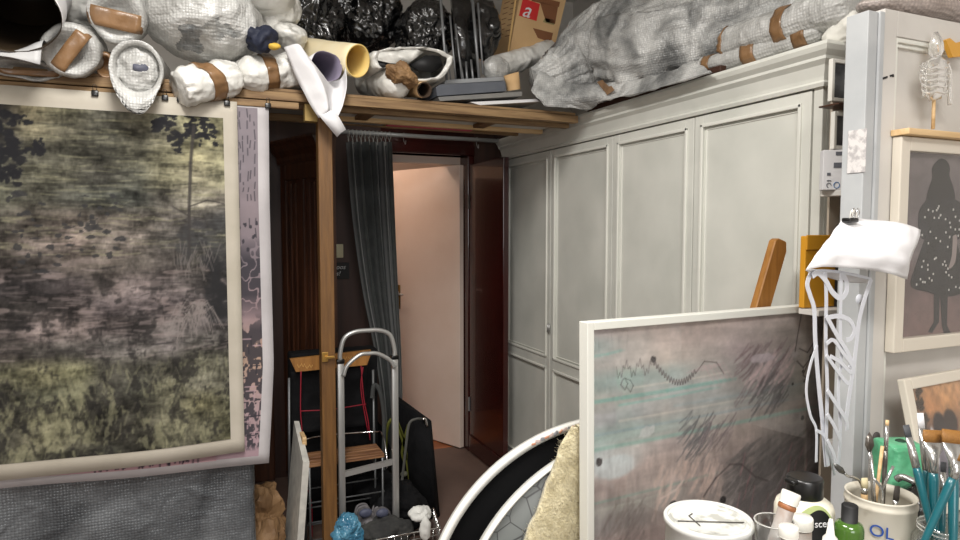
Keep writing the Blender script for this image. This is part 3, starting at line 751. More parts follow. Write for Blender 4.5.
# 2 grey sheet below it
s2 = B(); a = [P(-30, 46, 'y', 2.74), P(10, 51, 'y', 2.74), P(43, 40, 'y', 2.74)]; d_ = [P(-30, 52, 'y', 2.72), P(10, 57, 'y', 2.70), P(40, 64.5, 'y', 2.70)]
grid(s2, fine([[p+Vector((0, .12, .0)) for p in a], a, d_], 4)); o = put('paper_sheet', s2, mat('grey_sheet', (150, 150, 152), .5, c2=(190, 190, 190), nscale=4)); thicken(o, .0015)
tag(o, 'grey paper sheet corner hanging under the dark-lined roll', 'sheet of paper')
def wrap_roll(label, c, back, r, seed, m=BUB_W, tapes=(), amp=.012, dish=True, nm='wrapped_roll', group=None, freq=9, nth=40, freq_t=None, wall=.02, inner=None):
    """padded roll seen end-on: closed sweep with a sunken end; tape bands as parts"""
    c = Vector(c); back = Vector(back); rr = r if isinstance(r, tuple) else (r, r)
    t = thing(nm, label, 'wrapped roll', c, group); n = 18; path = seg(back, c, n)
    d = crumple(amp, freq, seed); rad = []
    for i in range(n+1):
        s = i/n; k = 1
        if i == n: k = .86
        if i == n-1: k = .97
        if i == 0: k = .7
        rad.append((rr[0]*k, rr[1]*k))
    ax = (c-back).normalized()
    if dish:
        path += [c-ax*.004, c-ax*.03, c-ax*.06]; rad += [(rr[0]*.7, rr[1]*.7), (rr[0]*.5, rr[1]*.5), (rr[0]*.3, rr[1]*.3)]
        d0 = d
    bm = B()
    # keep a constant frame: build the rings by hand
    tt = ax; s_ = tt.cross(Vector((0, 0, 1))).normalized(); u_ = s_.cross(tt); R = []
    def pt(q, ra, rb, th, off=0):
        p = q+s_*(ra+off)*cos(th)+u_*(rb+off)*sin(th); return p+(s_*cos(th)+u_*sin(th))*d(p, 0, 0)
    for q, (ra, rb) in zip(path, rad): R.append([bm.verts.new(pt(q, ra, rb, 2*pi*k/nth)) for k in range(nth)])
    for A, C in zip(R, R[1:]):
        for k in range(nth): bm.faces.new((A[k], A[(k+1) % nth], C[(k+1) % nth], C[k]))
    bm.faces.new(list(reversed(R[0]))); bm.faces.new(R[-1]); put('wrapping', bm, m, t)
    L = (c-back).length
    for tp in tapes:
        bm = B()
        if tp[0] == 'ring':     # band round the roll, centre s metres from the front, width w
            _, s, w, sk = tp; R = []
            for e in (0, .33, .66, 1):
                R.append([])
                for k in range(nth+1):
                    th = 2*pi*k/nth; q = c-ax*(s+w*(e-.5)+sk*cos(th)); R[-1].append(bm.verts.new(pt(q, rr[0], rr[1], th, .003)))
            for A, C in zip(R, R[1:]):
                for k in range(nth): bm.faces.new((A[k], A[k+1], C[k+1], C[k]))
        else:                   # strip over the end face at angle a, width w, offset o
            _, a_, w, o_ = tp; rows = []
            for i in range(25):
                x = -1+2*i/24; row = []
                for j in range(5):
                    y = o_+w*(j/4-.5); ya = y/max(rr)
                    X = x*sqrt(max(.02, 1-ya*ya)); th = atan2(ya, X)
                    ca, sa = cos(a_), sin(a_); px_, py_ = X*ca-ya*sa, X*sa+ya*ca
                    rho = min(1, sqrt(px_**2+py_**2)); q = c+s_*rr[0]*px_+u_*rr[1]*py_
                    depth = -.008+.03*max(0, rho-.8)/.2+.008*noise.noise(q*20)
                    row.append(q-ax*depth)
                rows.append(row)
            grid(bm, rows)
        o = plabel(put('tape', bm, TAPE, t), 'brown parcel tape'); thicken(o, .0015)
    return t
# 3 row of wrapped rolls pointing at us
wrap_roll('bubble-wrapped roll with brown tape slanting across its open end, right of the dark-lined roll', P(70, 51, 'y', 2.80), P(82, 50, 'y', 3.12), (.092, .094), 1, tapes=(('cross', -.95, .052, .0),))
wrap_roll('bubble-wrapped roll with a wide tape band along its top, above the hanging cone', P(116, 14, 'y', 2.84), P(126, 14, 'y', 3.2), (.10, .11), 2, tapes=(('cross', .12, .07, -.02),))
wrap_roll('low wrapped roll with brown tape lying under the grey paper sheet', P(28, 70, 'y', 2.9), P(27, 69, 'y', 3.2), (.12, .036), 3, tapes=(('cross', -.2, .07, -.03),))
wrap_roll('taped roll mostly hidden between the slanting-tape roll and the hanging cone', P(106, 66, 'y', 2.92), P(110, 66, 'y', 3.1), (.035, .05), 9, m=TAPE, amp=.008)
bm = B(); blob(bm, P(78, -2, 'y', 3.40), (.2, .2, .15), .03, 5, 5, 11); tag(put('plastic_bundle', bm, WRAPW), 'white plastic-wrapped bundle behind the taped rolls, right of the dark-lined roll', 'bundle')
# 4 hanging cone of bubble wrap
c = P(136, 68, 'y', 2.79); cone = thing('bubble_wrap_cone', 'open bubble-wrap tube with a hanging lip over the loft edge', 'bubble wrap', c)
bm = B(); b = c+Vector((.05, .5, .09)); nth = 48; R = []
dcr = crumple(.008, 14, 5)
def cring(f, k, front=False):
    ce = b.lerp(c, f); out = []
    for j in range(nth):
        th = 2*pi*j/nth; ca, sa = cos(th), sin(th); ra = .055+.034*f; rb = .05+.052*f
        q = ce+Vector(((ra-k)*ca, 0, (rb-k)*sa))
        if f > .75 and sa < 0: 
            g = (f-.75)/.25; q += Vector((.0, -.035*g*(-sa)**2, -.075*g*g*(-sa)**2.5)) if k == 0 else Vector((0, 0, -.0*g))
        out.append(bm.verts.new(q+Vector((ca, 0, sa))*dcr(q, 0, 0)*(1 if k == 0 else .6)))
    return out
for f in [i/12 for i in range(13)]: R.append(cring(f, 0))
# lip, then inside
for f in (.97, .9, .8, .7, .6): R.append(cring(f, .012))
for A, C in zip(R, R[1:]):
    for k in range(nth): bm.faces.new((A[k], A[(k+1) % nth], C[(k+1) % nth], C[k]))
bm.faces.new(R[-1]); put('wrapping', bm, BUB_W, cone)
bm = B(); blob(bm, c+Vector((-.004, .075, .012)), (.08, .05, .086), .016, 16, 5, 14); put('rolled_wrap', bm, BUB_W, cone)
bm = B(); blob(bm, c+Vector((.014, .026, .006)), (.026, .012, .02), .012, 26, 3, 4); plabel(put('stuffing', bm, mat('slate_stuffing', (88, 90, 104), .6)), 'slate blue stuffing inside the tube'); o = bpy.data.objects['stuffing']; o.parent = cone; o.location -= cone.location
# 5 big bubble bundle
bd = thing('bubble_wrap_bundle', 'big round bubble-wrapped bundle above the taped white rolls', 'bundle', P(203, 60, 'y', 2.9))
bm = B(); M = Matrix.Rotation(.14, 4, 'Y'); blob(bm, P(203, 20, 'y', 2.98), (.235, .22, .165), .02, 8, 6, 21, M=M); put('wrapping', bm, BUB_W, bd)
bm = B(); blob(bm, P(255, -4, 'y', 3.12), (.17, .2, .09), .02, 6, 4, 23); put('loose_end', bm, WRAPW, bd)
# dark contents seen through the film: those faces of the wrapping carry a greyer film
o = [c for c in bd.children if c.name.startswith('wrapping')][0]; o.data.materials.append(bubble('bubble_wrap_over_grey', (104, 110, 114), (190, 190, 186), see=.1, nscale=12, cellmul=.28))
cs_ = [(P(190, 32, 'y', 2.76), .05, .045), (P(221, 29, 'y', 2.78), .055, .035)]
for f_ in o.data.polygons:
    q = f_.center+o.location+bd.location
    for c_, a_, b_ in cs_:
        if q.y < 2.98 and ((q.x-c_.x)/a_)**2+((q.z-c_.z)/b_)**2 < 1+1.6*noise.noise(q*22): f_.material_index = 1
# 6 white wrapped long rolls along the edge with tape
def lying(label, p0, p1, r, seed, m, tapes=(), amp=.012, freq=10, nm='wrapped_roll', cat='wrapped roll', ends=(.55, .55), group=None, n=64, nth=60, tapem=TAPE, pleat=.006):
    p0 = Vector(p0); p1 = Vector(p1); t = thing(nm, label, cat, (p0+p1)/2, group); ax = (p1-p0).normalized(); L = (p1-p0).length
    s_ = ax.cross(Vector((0, 0, 1))).normalized(); u_ = s_.cross(ax); d = crumple(amp, freq, seed); rr = r if isinstance(r, tuple) else (r, r)
    def prof(s):
        e = min(s, 1-s)*L; k = ends[0] if s < .5 else ends[1]; h = rr[0]
        return 1 if e > h*.9 else k+(1-k)*sqrt(max(0, 1-(1-e/(h*.9))**2))
    def pt(s, th, off=0):
        q = p0+ax*L*s; f = prof(min(max(s, 0), 1)); p = q+s_*(rr[0]*f+off)*cos(th)+u_*(rr[1]*f+off)*sin(th); e_ = min(max(s, 0), 1-min(s, 1))*L
        p = p+(s_*cos(th)+u_*sin(th))*pleat*(.25+math.exp(-e_/.05))*(1-2*abs(noise.noise(Vector((cos(th)*2.6, sin(th)*2.6, seed+s*3)))))
        return p+(s_*cos(th)+u_*sin(th))*d(p, 0, 0)
    bm = B(); R = [[bm.verts.new(pt(i/n, 2*pi*k/nth)) for k in range(nth)] for i in range(n+1)]
    for A, C in zip(R, R[1:]):
        for k in range(nth): bm.faces.new((A[k], A[(k+1) % nth], C[(k+1) % nth], C[k]))
    bm.faces.new(list(reversed(R[0]))); bm.faces.new(R[-1]); put('wrapping', bm, m, t)
    for s, w, sk in tapes:
        bm = B(); R = [[bm.verts.new(pt(s+(w*(e-.5)+sk*cos(2*pi*k/nth+.6))/L, 2*pi*k/nth, .003)) for k in range(nth)] for e in (0, .25, .5, .75, 1)]
        for A, C in zip(R, R[1:]):
            for k in range(nth): bm.faces.new((A[k], A[(k+1) % nth], C[(k+1) % nth], C[k]))
        thicken(plabel(put('tape', bm, tapem, t), 'brown parcel tape'), .0015)
    return t
lying('white wrapped roll with slanting brown tape, its round end hanging over the loft edge', P(178, 88, 'y', 2.84), P(238, 76, 'y', 2.93), (.078, .07), 31, WRAPW, tapes=((.42, .055, .03),), ends=(.75, .3), amp=.012, freq=12, pleat=.012)
lying('white wrapped roll with upright brown tape, left of the curled hanging sheet', P(238, 76, 'y', 2.94), P(306, 68, 'y', 2.99), (.075, .07), 32, WRAPW, tapes=((.42, .05, .0),), ends=(.3, .6), amp=.012, freq=12, pleat=.012)
# 7 white plastic bag lobes to the right of the bundle
bm = B()
for (px, py, rx, rz, y, sd) in ((277, 8, .10, .075, 3.16, 1), (286, 38, .085, .05, 3.14, 2), (268, 20, .07, .09, 3.2, 3)): blob(bm, P(px, py, 'y', y), (rx, .11, rz), .03, 7, 5, sd)
tag(put('white_bag', bm, WRAPW), 'white lobed plastic bag between the bubble bundle and black bin bags', 'plastic bag')
# 8 navy cloth
nv = thing('navy_cloth', 'crumpled navy cloth with yellow bit on the white wrapped rolls', 'cloth', P(259, 40, 'y', 2.86))
bm = B(); blob(bm, P(260, 38, 'y', 2.86), (.06, .05, .05), .03, 14, 4, 8); put('cloth', bm, NAVY, nv)
bm = B(); blob(bm, P(274, 46, 'y', 2.82), (.022, .015, .012), .008, 30, 3, 9); plabel(put('yellow_scrap', bm, mat('yellow_scrap', (214, 176, 70), .6), nv), 'yellow scrap')
# 9 black bin bags
for (px, py, rx, rz, y, sd, lab) in ((308, 22, .14, .17, 3.40, 1, 'black bin bag directly behind the white lobed bag'), (365, 12, .18, .19, 3.52, 2, 'large shiny black bin bag in the middle of the loft'), (424, 34, .14, .15, 3.36, 3, 'black bin bag in front, left of the wire racks')):
    bm = B(); blob(bm, P(px, py, 'y', y), (rx, .17, rz), .065, 6, 6, sd+40); tag(put('bin_bag', bm, BLACKBAG), lab, 'bin bag')
# 10 curled hanging sheet
cs = thing('curled_paper', 'curled white paper sheet hanging over the loft edge in front of the post', 'paper', P(310, 60, 'y', 2.85))
def px3(l): return [P(x, y, 'y', d) for x, y, d in l]
rows = [px3([(284, 47, 2.86), (298, 44, 2.82), (308, 56, 2.84), (324, 79, 2.95), (340, 79, 2.93), (346, 68, 2.87)]),
        px3([(291, 65, 2.85), (305, 60, 2.80), (319, 70, 2.83), (330, 83, 2.96), (342, 83, 2.93), (347, 78, 2.87)]),
        px3([(300, 85, 2.84), (317, 76, 2.79), (325, 84, 2.83), (334, 88, 2.94), (342, 90, 2.91), (346.5, 90, 2.86)]),
        px3([(310, 104, 2.83), (326, 96, 2.79), (327, 98, 2.83), (333, 100, 2.90), (339, 103, 2.89), (343, 105, 2.85)]),
        px3([(319, 118, 2.82), (328, 111, 2.79), (329, 112, 2.82), (332, 113, 2.86), (335, 115, 2.86), (338, 117, 2.84)])]
bm = B(); grid(bm, fine(rows)); o = put('sheet', bm, PAPER, cs); thicken(o, .0012)
bm = B(); grid(bm, [px3([(317, 113, 2.815), (324, 114, 2.80), (331, 110, 2.795)]), px3([(326, 124, 2.81), (333, 121, 2.80), (339, 117, 2.795)]), px3([(337, 137, 2.81), (341, 133, 2.80), (346, 129.5, 2.80)])])
o = put('folded_tip', bm, PAPER, cs); thicken(o, .0015)
bm = B(); c0 = P(327, 66, 'y', 2.90); hollow(bm, seg(c0+Vector((-.10, .36, .0)), c0, 8), (.072, .06), .002, crumple(.01, 8, 3), 32, 0, 1); plabel(put('rolled_part', bm, [PAPER, PAPERG], cs), 'rolled part with lilac grey inside')
# 11 cream tube
ct = thing('cardboard_tube', 'thick cream tube with yellow open end beside the curled sheet', 'tube', P(358, 61, 'y', 2.88))
bm = B(); c = P(358, 61, 'y', 2.90); hollow(bm, seg(P(300, 52, 'y', 3.35), c, 10), [(.062+.0*i, .07) for i in range(11)], .006, crumple(.004, 5, 3), 36, 0, 1, depth_in=1)
put('tube_body', bm, [CREAM, mat('yellow_inside', (226, 196, 120), .6)], ct)
# 12 white folded plastic sack with dark opening
sk = thing('white_sack', 'folded white plastic sack with dark mouth right of the cream tube', 'sack', P(425, 75, 'y', 2.95))
rowsT = []
c = P(424, 63, 'y', 3.0)
bm = B(); pts = [P(x, y, 'y', 2.92) for x, y in ((374, 50), (400, 46), (430, 46), (452, 54), (455, 58), (448, 72), (438, 80), (420, 80), (404, 75), (392, 66), (378, 68), (372, 60))]
ctr = sum(pts, Vector())/len(pts); PC = catmull(pts+[pts[0]], 5)[:-1]; nn = len(PC); R = []
for (k, dy) in ((1.0, .35), (1.06, .15), (1.0, .02), (.93, 0), (.84, .02)):
    R.append([bm.verts.new(ctr+(p-ctr)*k+Vector((0, dy, 0))+Vector((0, .015*noise.noise(p*25), .006*noise.noise(p*30)))) for p in PC])
for A, C in zip(R, R[1:]):
    for k in range(nn): bm.faces.new((A[k], A[(k+1) % nn], C[(k+1) % nn], C[k]))
bm.faces.new(R[0]); put('sack_skin', bm, WRAPW, sk)
bm = B(); prism(bm, [P(x, y, 'y', 2.935) for x, y in ((379, 52), (416, 49), (424, 52), (408, 64), (390, 63), (378, 60))], (0, 1, 0), .01); put('folded_flap', bm, WRAPW, sk)
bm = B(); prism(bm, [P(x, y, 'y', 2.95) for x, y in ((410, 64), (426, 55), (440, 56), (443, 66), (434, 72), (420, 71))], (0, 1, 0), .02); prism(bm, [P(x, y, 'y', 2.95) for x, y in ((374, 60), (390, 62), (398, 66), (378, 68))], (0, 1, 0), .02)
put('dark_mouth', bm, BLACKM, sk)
# 13 kraft-tipped roll, small tube
kr = thing('wrapped_roll', 'white roll with crumpled kraft paper end above the loft beam', 'wrapped roll', P(396, 82, 'y', 2.9))
bm = B(); sweep(bm, seg(P(368, 84, 'y', 3.3), P(402, 83, 'y', 2.9), 14), [.07]*13+[.06, .03], 32, disp=crumple(.008, 12, 6)); put('wrapping', bm, WRAPW, kr)
bm = B(); blob(bm, P(402, 75, 'y', 2.885), (.066, .05, .04), .03, 14, 5, 77, M=Matrix.Rotation(.5, 4, 'Y')); plabel(put('kraft_paper', bm, KRAFT, kr), 'crumpled brown kraft paper')
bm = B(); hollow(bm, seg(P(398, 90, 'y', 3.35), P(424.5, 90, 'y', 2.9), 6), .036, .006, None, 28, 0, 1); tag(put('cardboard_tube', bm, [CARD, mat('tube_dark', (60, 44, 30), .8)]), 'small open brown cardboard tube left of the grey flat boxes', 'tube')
# 14 grey flat boxes
def pbox(name, label, cat, pts, y, depth, m, group=None, bev=0):
    bm = B(); prism(bm, [P(x, yy, 'y', y) for x, yy in pts], (0, 1, 0), depth); return tag(put(name, bm, m, smooth=False), label, cat, group)
pbox('flat_box', 'dark grey flat box lying under the wire racks', 'box', ((436, 87), (440, 84.5), (505, 81), (506, 91), (437, 96)), 2.95, .3, GREYBOX)
pbox('grey_board', 'light grey board lying above the dark grey flat box', 'board', ((446, 80), (505, 76.5), (504, 80.5), (444, 84)), 3.02, .25, mat('light_grey_board', (150, 152, 154), .5))
pbox('grey_board', 'worn grey board under the dark grey flat box', 'board', ((438, 97), (522, 91.5), (522, 96), (440, 101)), 2.945, .3, GREYBOX2)
pbox('pale_board', 'thin white card under the grey boards above the beam', 'board', ((470, 102), (536, 99), (540, 101.5), (480, 105)), 2.95, .25, PAPER)
# 15 wire racks standing up: grey metal uprights with dark sheet behind
rk = thing('wire_rack', 'upright grey metal wire racks standing before black plastic', 'rack', P(463, 82, 'y', 3.06))
bars = [(440, -8, 447, 82, .007), (450, 16, 456, 82, .005), (455.5, 24, 462, 80, .005), (472.5, 0, 479, 78, .008), (478, 3, 483, 74, .005), (460, 60, 463, 80, .006), (466, 62, 467, 80, .006), (471, 60, 473, 79, .006), (446, 45, 451, 82, .004)]
for x0, y0, x1, y1, w in bars:
    bm = B(); a = P(x0, y0, 'y', 3.10); b = P(x1, y1, 'y', 3.06); tube(bm, [a, b], w, 8); put('upright', bm, mat('rack_grey', (136, 138, 140), .4, .5), rk)
bm = B(); prism(bm, [P(x, y, 'y', 3.14) for x, y in ((452, -6), (470, -6), (478, 78), (458, 78))], (0, 1, 0), .03); plabel(put('black_sheet', bm, BLACKBAG, rk), 'shiny black sheet between the uprights')
bm = B(); blob(bm, P(481, 30, 'y', 3.22), (.09, .1, .15), .035, 9, 4, 91); blob(bm, P(492, 28, 'y', 3.15), (.04, .05, .05), .02, 14, 3, 92); tag(put('bin_bag', bm, BLACKBAG), 'black bin bag between the wire racks and the cardboard box', 'bin bag')
# 16 cardboard box
cb = thing('cardboard_box', 'tall printed cardboard box with a red logo standing on the loft', 'box', P(530, 58, 'y', 3.35))
yb_ = 3.30
F0 = P(506, 58, 'y', yb_); F1 = P(548, 58, 'y', yb_-.03)
A0, A1 = P(508, 60, 'y', yb_), P(552, 58, 'y', yb_); T0, T1 = P(522, -14, 'y', yb_), P(568, -8, 'y', yb_)
S0, ST = P(492, 58, 'y', yb_+.22), P(505, -14, 'y', yb_+.22)
bm = B(); fr_ = [A0, A1, T1, T0]; bk = [S0, A1+(S0-A0), T1+(ST-T0), ST]
V = [bm.verts.new(p) for p in fr_+bk]
for q in ((0, 1, 2, 3), (7, 6, 5, 4), (0, 3, 7, 4), (1, 5, 6, 2), (3, 2, 6, 7), (0, 4, 5, 1)): bm.faces.new([V[i] for i in q])
bmesh.ops.recalc_face_normals(bm, faces=bm.faces); put('box_body', bm, CARD, cb, smooth=False)
def fpt(x, y): return P(x, y, 'y', yb_-.0015)
def patch(nm, pts, m, t=.0012, lab=None):
    bm = B(); prism(bm, [fpt(x, y) for x, y in pts], (0, 1, 0), t); o = put(nm, bm, m, cb, smooth=False)
    if lab: plabel(o, lab)
    return o
logo = patch('red_logo', ((523, -2), (540, 4), (536.5, 21), (519, 15.5)), mat('logo_red', (206, 44, 44), .6), lab='red square logo with a white curly letter')
text('logo_letter', 'a', .12, P(521.5, 15.6, 'y', yb_-.004), basis(T1-T0 if False else Vector((1, 0, -.14)), Vector((.16, 0, 1))), logo, PAPER, shear=.35, ext=.001)
patch('brown_print', ((533, 28), (553, 33), (551, 42), (538, 38)), CARDD); patch('brown_print', ((540, 2), (558, 7), (555, 24), (546, 22)), CARDD); patch('brown_print', ((528, -6), (560, 2), (559, 7), (532, 1)), CARDD)
patch('small_print', ((545, 18), (555, 20), (554, 25), (543, 22)), mat('print_green', (150, 140, 96), .8)); patch('box_tape', ((516, -10), (518, -10), (508.5, 56), (506.8, 56)), mat('pale_edge', (206, 170, 112), .6))
bm = B()
for k in range(9):
    for o_ in (0, 8): 
        x0, y0 = 502+o_*.8-k*.6, 2+k*4.4-o_*.2; a = P(x0, y0+2, 'y', yb_+.1); b = P(x0+5, y0, 'y', yb_+.03)
        # on the side face: interpolate between the front and back edges
        def side(f, g): 
            lo = A0.lerp(S0, f); hi = T0.lerp(ST, f); return lo.lerp(hi, g)+Vector((-.001, -.001, 0))
        f0, f1 = (.12, .42) if o_ == 0 else (.55, .82); g = .92-k*.075
        tube(bm, [side(f0, g+.015), side(f1, g-.012)], .0022, 5)
put('printed_lines', bm, CARDD, cb)
# 17 white wrapped tube + torn cardboard roll + small wrapped bits
lying('white plastic-wrapped tube lying in front of the cardboard box', P(488, 70, 'y', 3.16), P(552, 50, 'y', 3.30), .055, 51, WRAPW, amp=.01, ends=(.5, .6))
bm = B(); blob(bm, P(496, 68, 'y', 3.08), (.06, .06, .055), .02, 10, 4, 52); tag(put('plastic_bundle', bm, BUB_W), 'clear crumpled plastic at the foot of the wire racks', 'bundle')
bm = B(); hollow(bm, [P(514, 90, 'y', 2.99), P(513, 82, 'y', 2.985), P(511, 74, 'y', 2.98)], [.033, .033, .038], .005, crumple(.006, 25, 8), 20, upv=(0, 1, 0)); tag(put('torn_tube', bm, [CARD]), 'torn brown cardboard tube end beside the grey flat box', 'tube')
# 18 huge silver bubble-wrapped bundle over the cupboard
hb = thing('bubble_wrap_bundle', 'huge silvery bubble-wrapped bundle lying along the top of the white cupboard', 'bundle', (2.1, 2.4, 2.21))
path = [P(535, 84, 'y', 3.02), P(556, 78, 'y', 3.0), P(580, 66, 'y', 2.98), P(618, 52, 'y', 2.86), Vector((2.08, 2.5, 2.43)), Vector((2.19, 2.2, 2.43)), Vector((2.26, 1.9, 2.42)), Vector((2.30, 1.68, 2.41)), Vector((2.32, 1.54, 2.38))]
rad = [(.05, .06), (.11, .105), (.17, .17), (.24, .24), (.27, .25), (.29, .25), (.28, .22), (.24, .2), (.14, .14)]
bm = B(); d = crumple(.035, 4.5, 61, .5); pth = catmull(path, 16); 
def hdisp(q, s, th): return d(q, s, th)*min(1, s*5+.3)+.006*noise.noise(q*18)+.022*(1-2*abs(noise.noise(Vector((cos(th)*3.2, sin(th)*3.2, s*2.2)))))+.008*(1-2*abs(noise.noise(Vector((cos(th)*9, sin(th)*9, s*5)))))
sweep(bm, pth, rad, 160, disp=hdisp)
zfloor = lambda v: 2.212 if v.y < 2.86 else 2.21
for v in bm.verts:
    if v.co.z < 2.232: v.co.z = 2.232-(2.232-v.co.z)*.03
    if v.co.x > 2.56: v.co.x = 2.56
put('wrapping', bm, BUB_G, hb)
bm = B(); a0 = [P(x, y, 'x', 1.83) for x, y in ((525, 78), (560, 90), (600, 96), (640, 88), (690, 70))]
rows = [[P(540, 72, 'y', 2.90), P(580, 84, 'y', 2.84), P(620, 82, 'x', 1.81), P(660, 74, 'x', 1.81), P(700, 60, 'x', 1.82)],
        [P(532, 90, 'y', 2.88), P(570, 97, 'y', 2.82), P(612, 92, 'x', 1.79), P(655, 84, 'x', 1.79), P(705, 68, 'x', 1.80)],
        [P(545, 106, 'y', 2.87), P(588, 109, 'y', 2.80), P(606, 100, 'x', 1.775), P(648, 91, 'x', 1.775), P(712, 72, 'x', 1.79)]]
grid(bm, fine(rows, 8))
o = put('loose_flap', bm, BUB_G, hb); thicken(o, .004)
tx = bpy.data.textures.new('flap_clouds', 'CLOUDS'); tx.noise_scale = .06; md = o.modifiers.new('wrinkle', 'DISPLACE'); md.texture = tx; md.strength = .03; md.mid_level = .5
for pts in (((597, 82), (602, 80), (610, 88), (604, 91)), ((603, 88), (611, 86), (614, 90), (607, 95))):
    bm = B(); prism(bm, [P(x, y, 'x', 1.77) for x, y in pts], (1, 0, 0), .003); thicken(plabel(put('tape', bm, TAPE, hb, smooth=False), 'piece of brown tape'), .001)
# 19 taped rolls on the cornice
lying('thin bubble-wrapped roll lying along the cornice edge with several tape bands', P(701, 69, 'x', 1.88), P(826, 30, 'x', 1.93), .038, 71, BUB_W, tapes=((.10, .04, .0), (.47, .06, .0), (.86, .05, .0)), amp=.007, n=60)
lying('thick clear-wrapped roll with tape bands lying above the thin taped roll', P(728, 47, 'x', 1.92), P(856, 2, 'x', 1.92), .062, 72, BUB_W, tapes=((.04, .03, .0), (.52, .05, .01)), amp=.014, n=80, pleat=.012)
lying('white ribbed wrapped piece beside the top of the grey-white post', P(829, 44, 'x', 1.92), P(862, 20, 'x', 1.92), .04, 73, PLASTW, amp=.003)
# ================================================================== FLOOR ITEMS AROUND THE POST
# folding chair: dark cloth back between orange wood rails, red cords, slatted seat
Y1 = 3.40
fc = thing('folding_chair', 'folded camp chair with orange wood top rail, black cloth and red cords', 'chair', (.62, 3.45, 0))
bm = B(); a = P(290, 364.5, 'y', Y1); b = P(371, 357, 'y', Y1); dx = (b-a).normalized(); 
prism(bm, [P(290, 359, 'y', Y1), P(371, 350, 'y', Y1), P(371, 354, 'y', Y1), P(367, 365, 'y', Y1), P(296, 372, 'y', Y1)], (0, 1, 0), .022)
rail = plabel(put('top_rail', bm, WOODOR, fc, smooth=False), 'orange wooden top rail with worn carved lettering')
bm = B()
for px, py in ((299, 366), (303, 365), (307, 367), (311, 366), (345, 358), (350, 357), (355, 358), (360, 356)):
    q = P(px, py, 'y', Y1-.001); tube(bm, [q+Vector((-.008, 0, .008*((px) % 2))), q+Vector((0, -.001, -.009)), q+Vector((.008, 0, .006))], .0017, 5, sm=3)
put('carved_marks', bm, mat('carved_pale', (206, 160, 92), .7), rail)
bm = B(); q0 = P(291, 372, 'y', Y1+.03); q1 = P(368, 425, 'y', Y1+.03); rows = []
for i in range(16):
    rows.append([Vector((q0.x+(q1.x-q0.x)*j/16, Y1+.03+.03*sin(pi*i/15)+.006*noise.noise(Vector((j*.4, i*.4, 2))), q0.z+(q1.z-q0.z)*i/15)) for j in range(17)])
grid(bm, rows); thicken(put('cloth_back', bm, BLACKCLOTH, fc), .003)
CORD = mat('red_cord', (150, 24, 44), .6)
for pts in ([(301, 371), (300.5, 410), (302, 435), (300, 470), (311, 500), (312, 545)], [(361, 366), (364, 400), (368, 420), (370, 440)], [(301, 411), (330, 409.5), (366, 404)], [(363, 367), (361, 390), (368, 432)]):
    bm = B(); tube(bm, [P(x, y, 'y', Y1-.01) for x, y in pts], .0028, 6, sm=5); put('red_cord', bm, CORD, fc)
for x0, y0, x1, y1 in ((289, 378, 289.5, 500), (373, 370, 376, 500)):
    bm = B(); tube(bm, [P(x0, y0, 'y', Y1+.02), Vector((P(x1, y1, 'y', Y1+.02).x, Y1+.04, .0))], .007, 8); put('frame_tube', bm, GREYMET, fc)
# dark box behind the chair top
bm = B(); a = P(288, 352, 'y', 3.6); b = P(374, 343, 'y', 3.6); box(bm, (a.x, 3.52, 0), (b.x, 3.64, a.z), .01)
tag(put('black_case', bm, BLACKCLOTH), 'tall black case standing behind the orange top rail', 'case')
# wire crate with slatted wooden top
st = thing('slatted_shelf', 'small wire shelf with worn wooden slats behind the hand truck', 'shelf', (.70, 3.36, 0))
A, Bq = P(307, 459, 'y', 3.18), P(384, 450, 'y', 3.18)
zt_ = A.z; x0, x1 = A.x, Bq.x
zt_ = P(345, 461, 'y', 3.17).z-.01
for k in range(4):
    bm = B(); y0 = 3.17+k*.045; box(bm, (x0, y0, zt_), (x1, y0+.038, zt_+.02), .003); put('slat', bm, WOODPLANK, st, smooth=False)
bm = B(); zz = zt_+.06
tube(bm, [(x0-.0, 3.165, zt_-.05), (x0-.0, 3.165, zt_+.01), (x0, 3.33, zz+.03), (x1-.03, 3.33, zz+.03), (x1+.01, 3.25, zz+.03), (x1+.01, 3.165, zt_), (x1+.01, 3.165, zt_-.06)], .004, 8, sm=5)
put('wire_rim', bm, CHROME, st)
for x, y in ((x0+.01, 3.175), (x1-.01, 3.175), (x0+.01, 3.33), (x1-.01, 3.33)):
    bm = B(); tube(bm, [(x, y, 0), (x, y, zt_)], .006, 8); put('leg', bm, GREYMET, st)
for z in (.08, .17, .27):
    bm = B(); tube(bm, [(x0, 3.175, z), (x1, 3.175, z)], .004, 6); tube(bm, [(x0, 3.33, z+.01), (x1, 3.33, z+.01)], .004, 6); put('cross_wire', bm, GREYMET, st)
# aluminium hand truck
Y2 = 3.10
ht = thing('hand_truck', 'silver aluminium folding hand truck with arched double handle beside the wooden post', 'hand truck', (.8, Y2, 0))
def hp(x, y): return P(x, y, 'y', Y2)
Lx, Rx = hp(341, 420).x, hp(395, 420).x
zj = hp(341, 361).z
bm = B(); box(bm, (Lx-.016, Y2-.012, .03), (Lx+.016, Y2+.012, zj), .004); put('upright', bm, ALU, ht)
bm = B(); box(bm, (Rx-.016, Y2-.012, .03), (Rx+.016, Y2+.012, zj), .004); put('upright', bm, ALU, ht)
for X in (Lx, Rx):
    bm = B(); box(bm, (X-.019, Y2-.015, zj-.012), (X+.019, Y2+.015, zj+.008), .003); plabel(put('collar', bm, BLACKPL, ht), 'black plastic collar')
zt1 = hp(365, 331).z
bm = B(); tube(bm, [(Lx, Y2, zj), (Lx, Y2, zt1-.10), (Lx+.02, Y2, zt1-.03), (Lx+.07, Y2, zt1-.002), ((Lx+Rx)/2, Y2, zt1+.002), (Rx-.07, Y2, zt1-.002), (Rx-.02, Y2, zt1-.03), (Rx, Y2, zt1-.10), (Rx, Y2, zj)], .011, 12, sm=6); put('handle', bm, ALU, ht)
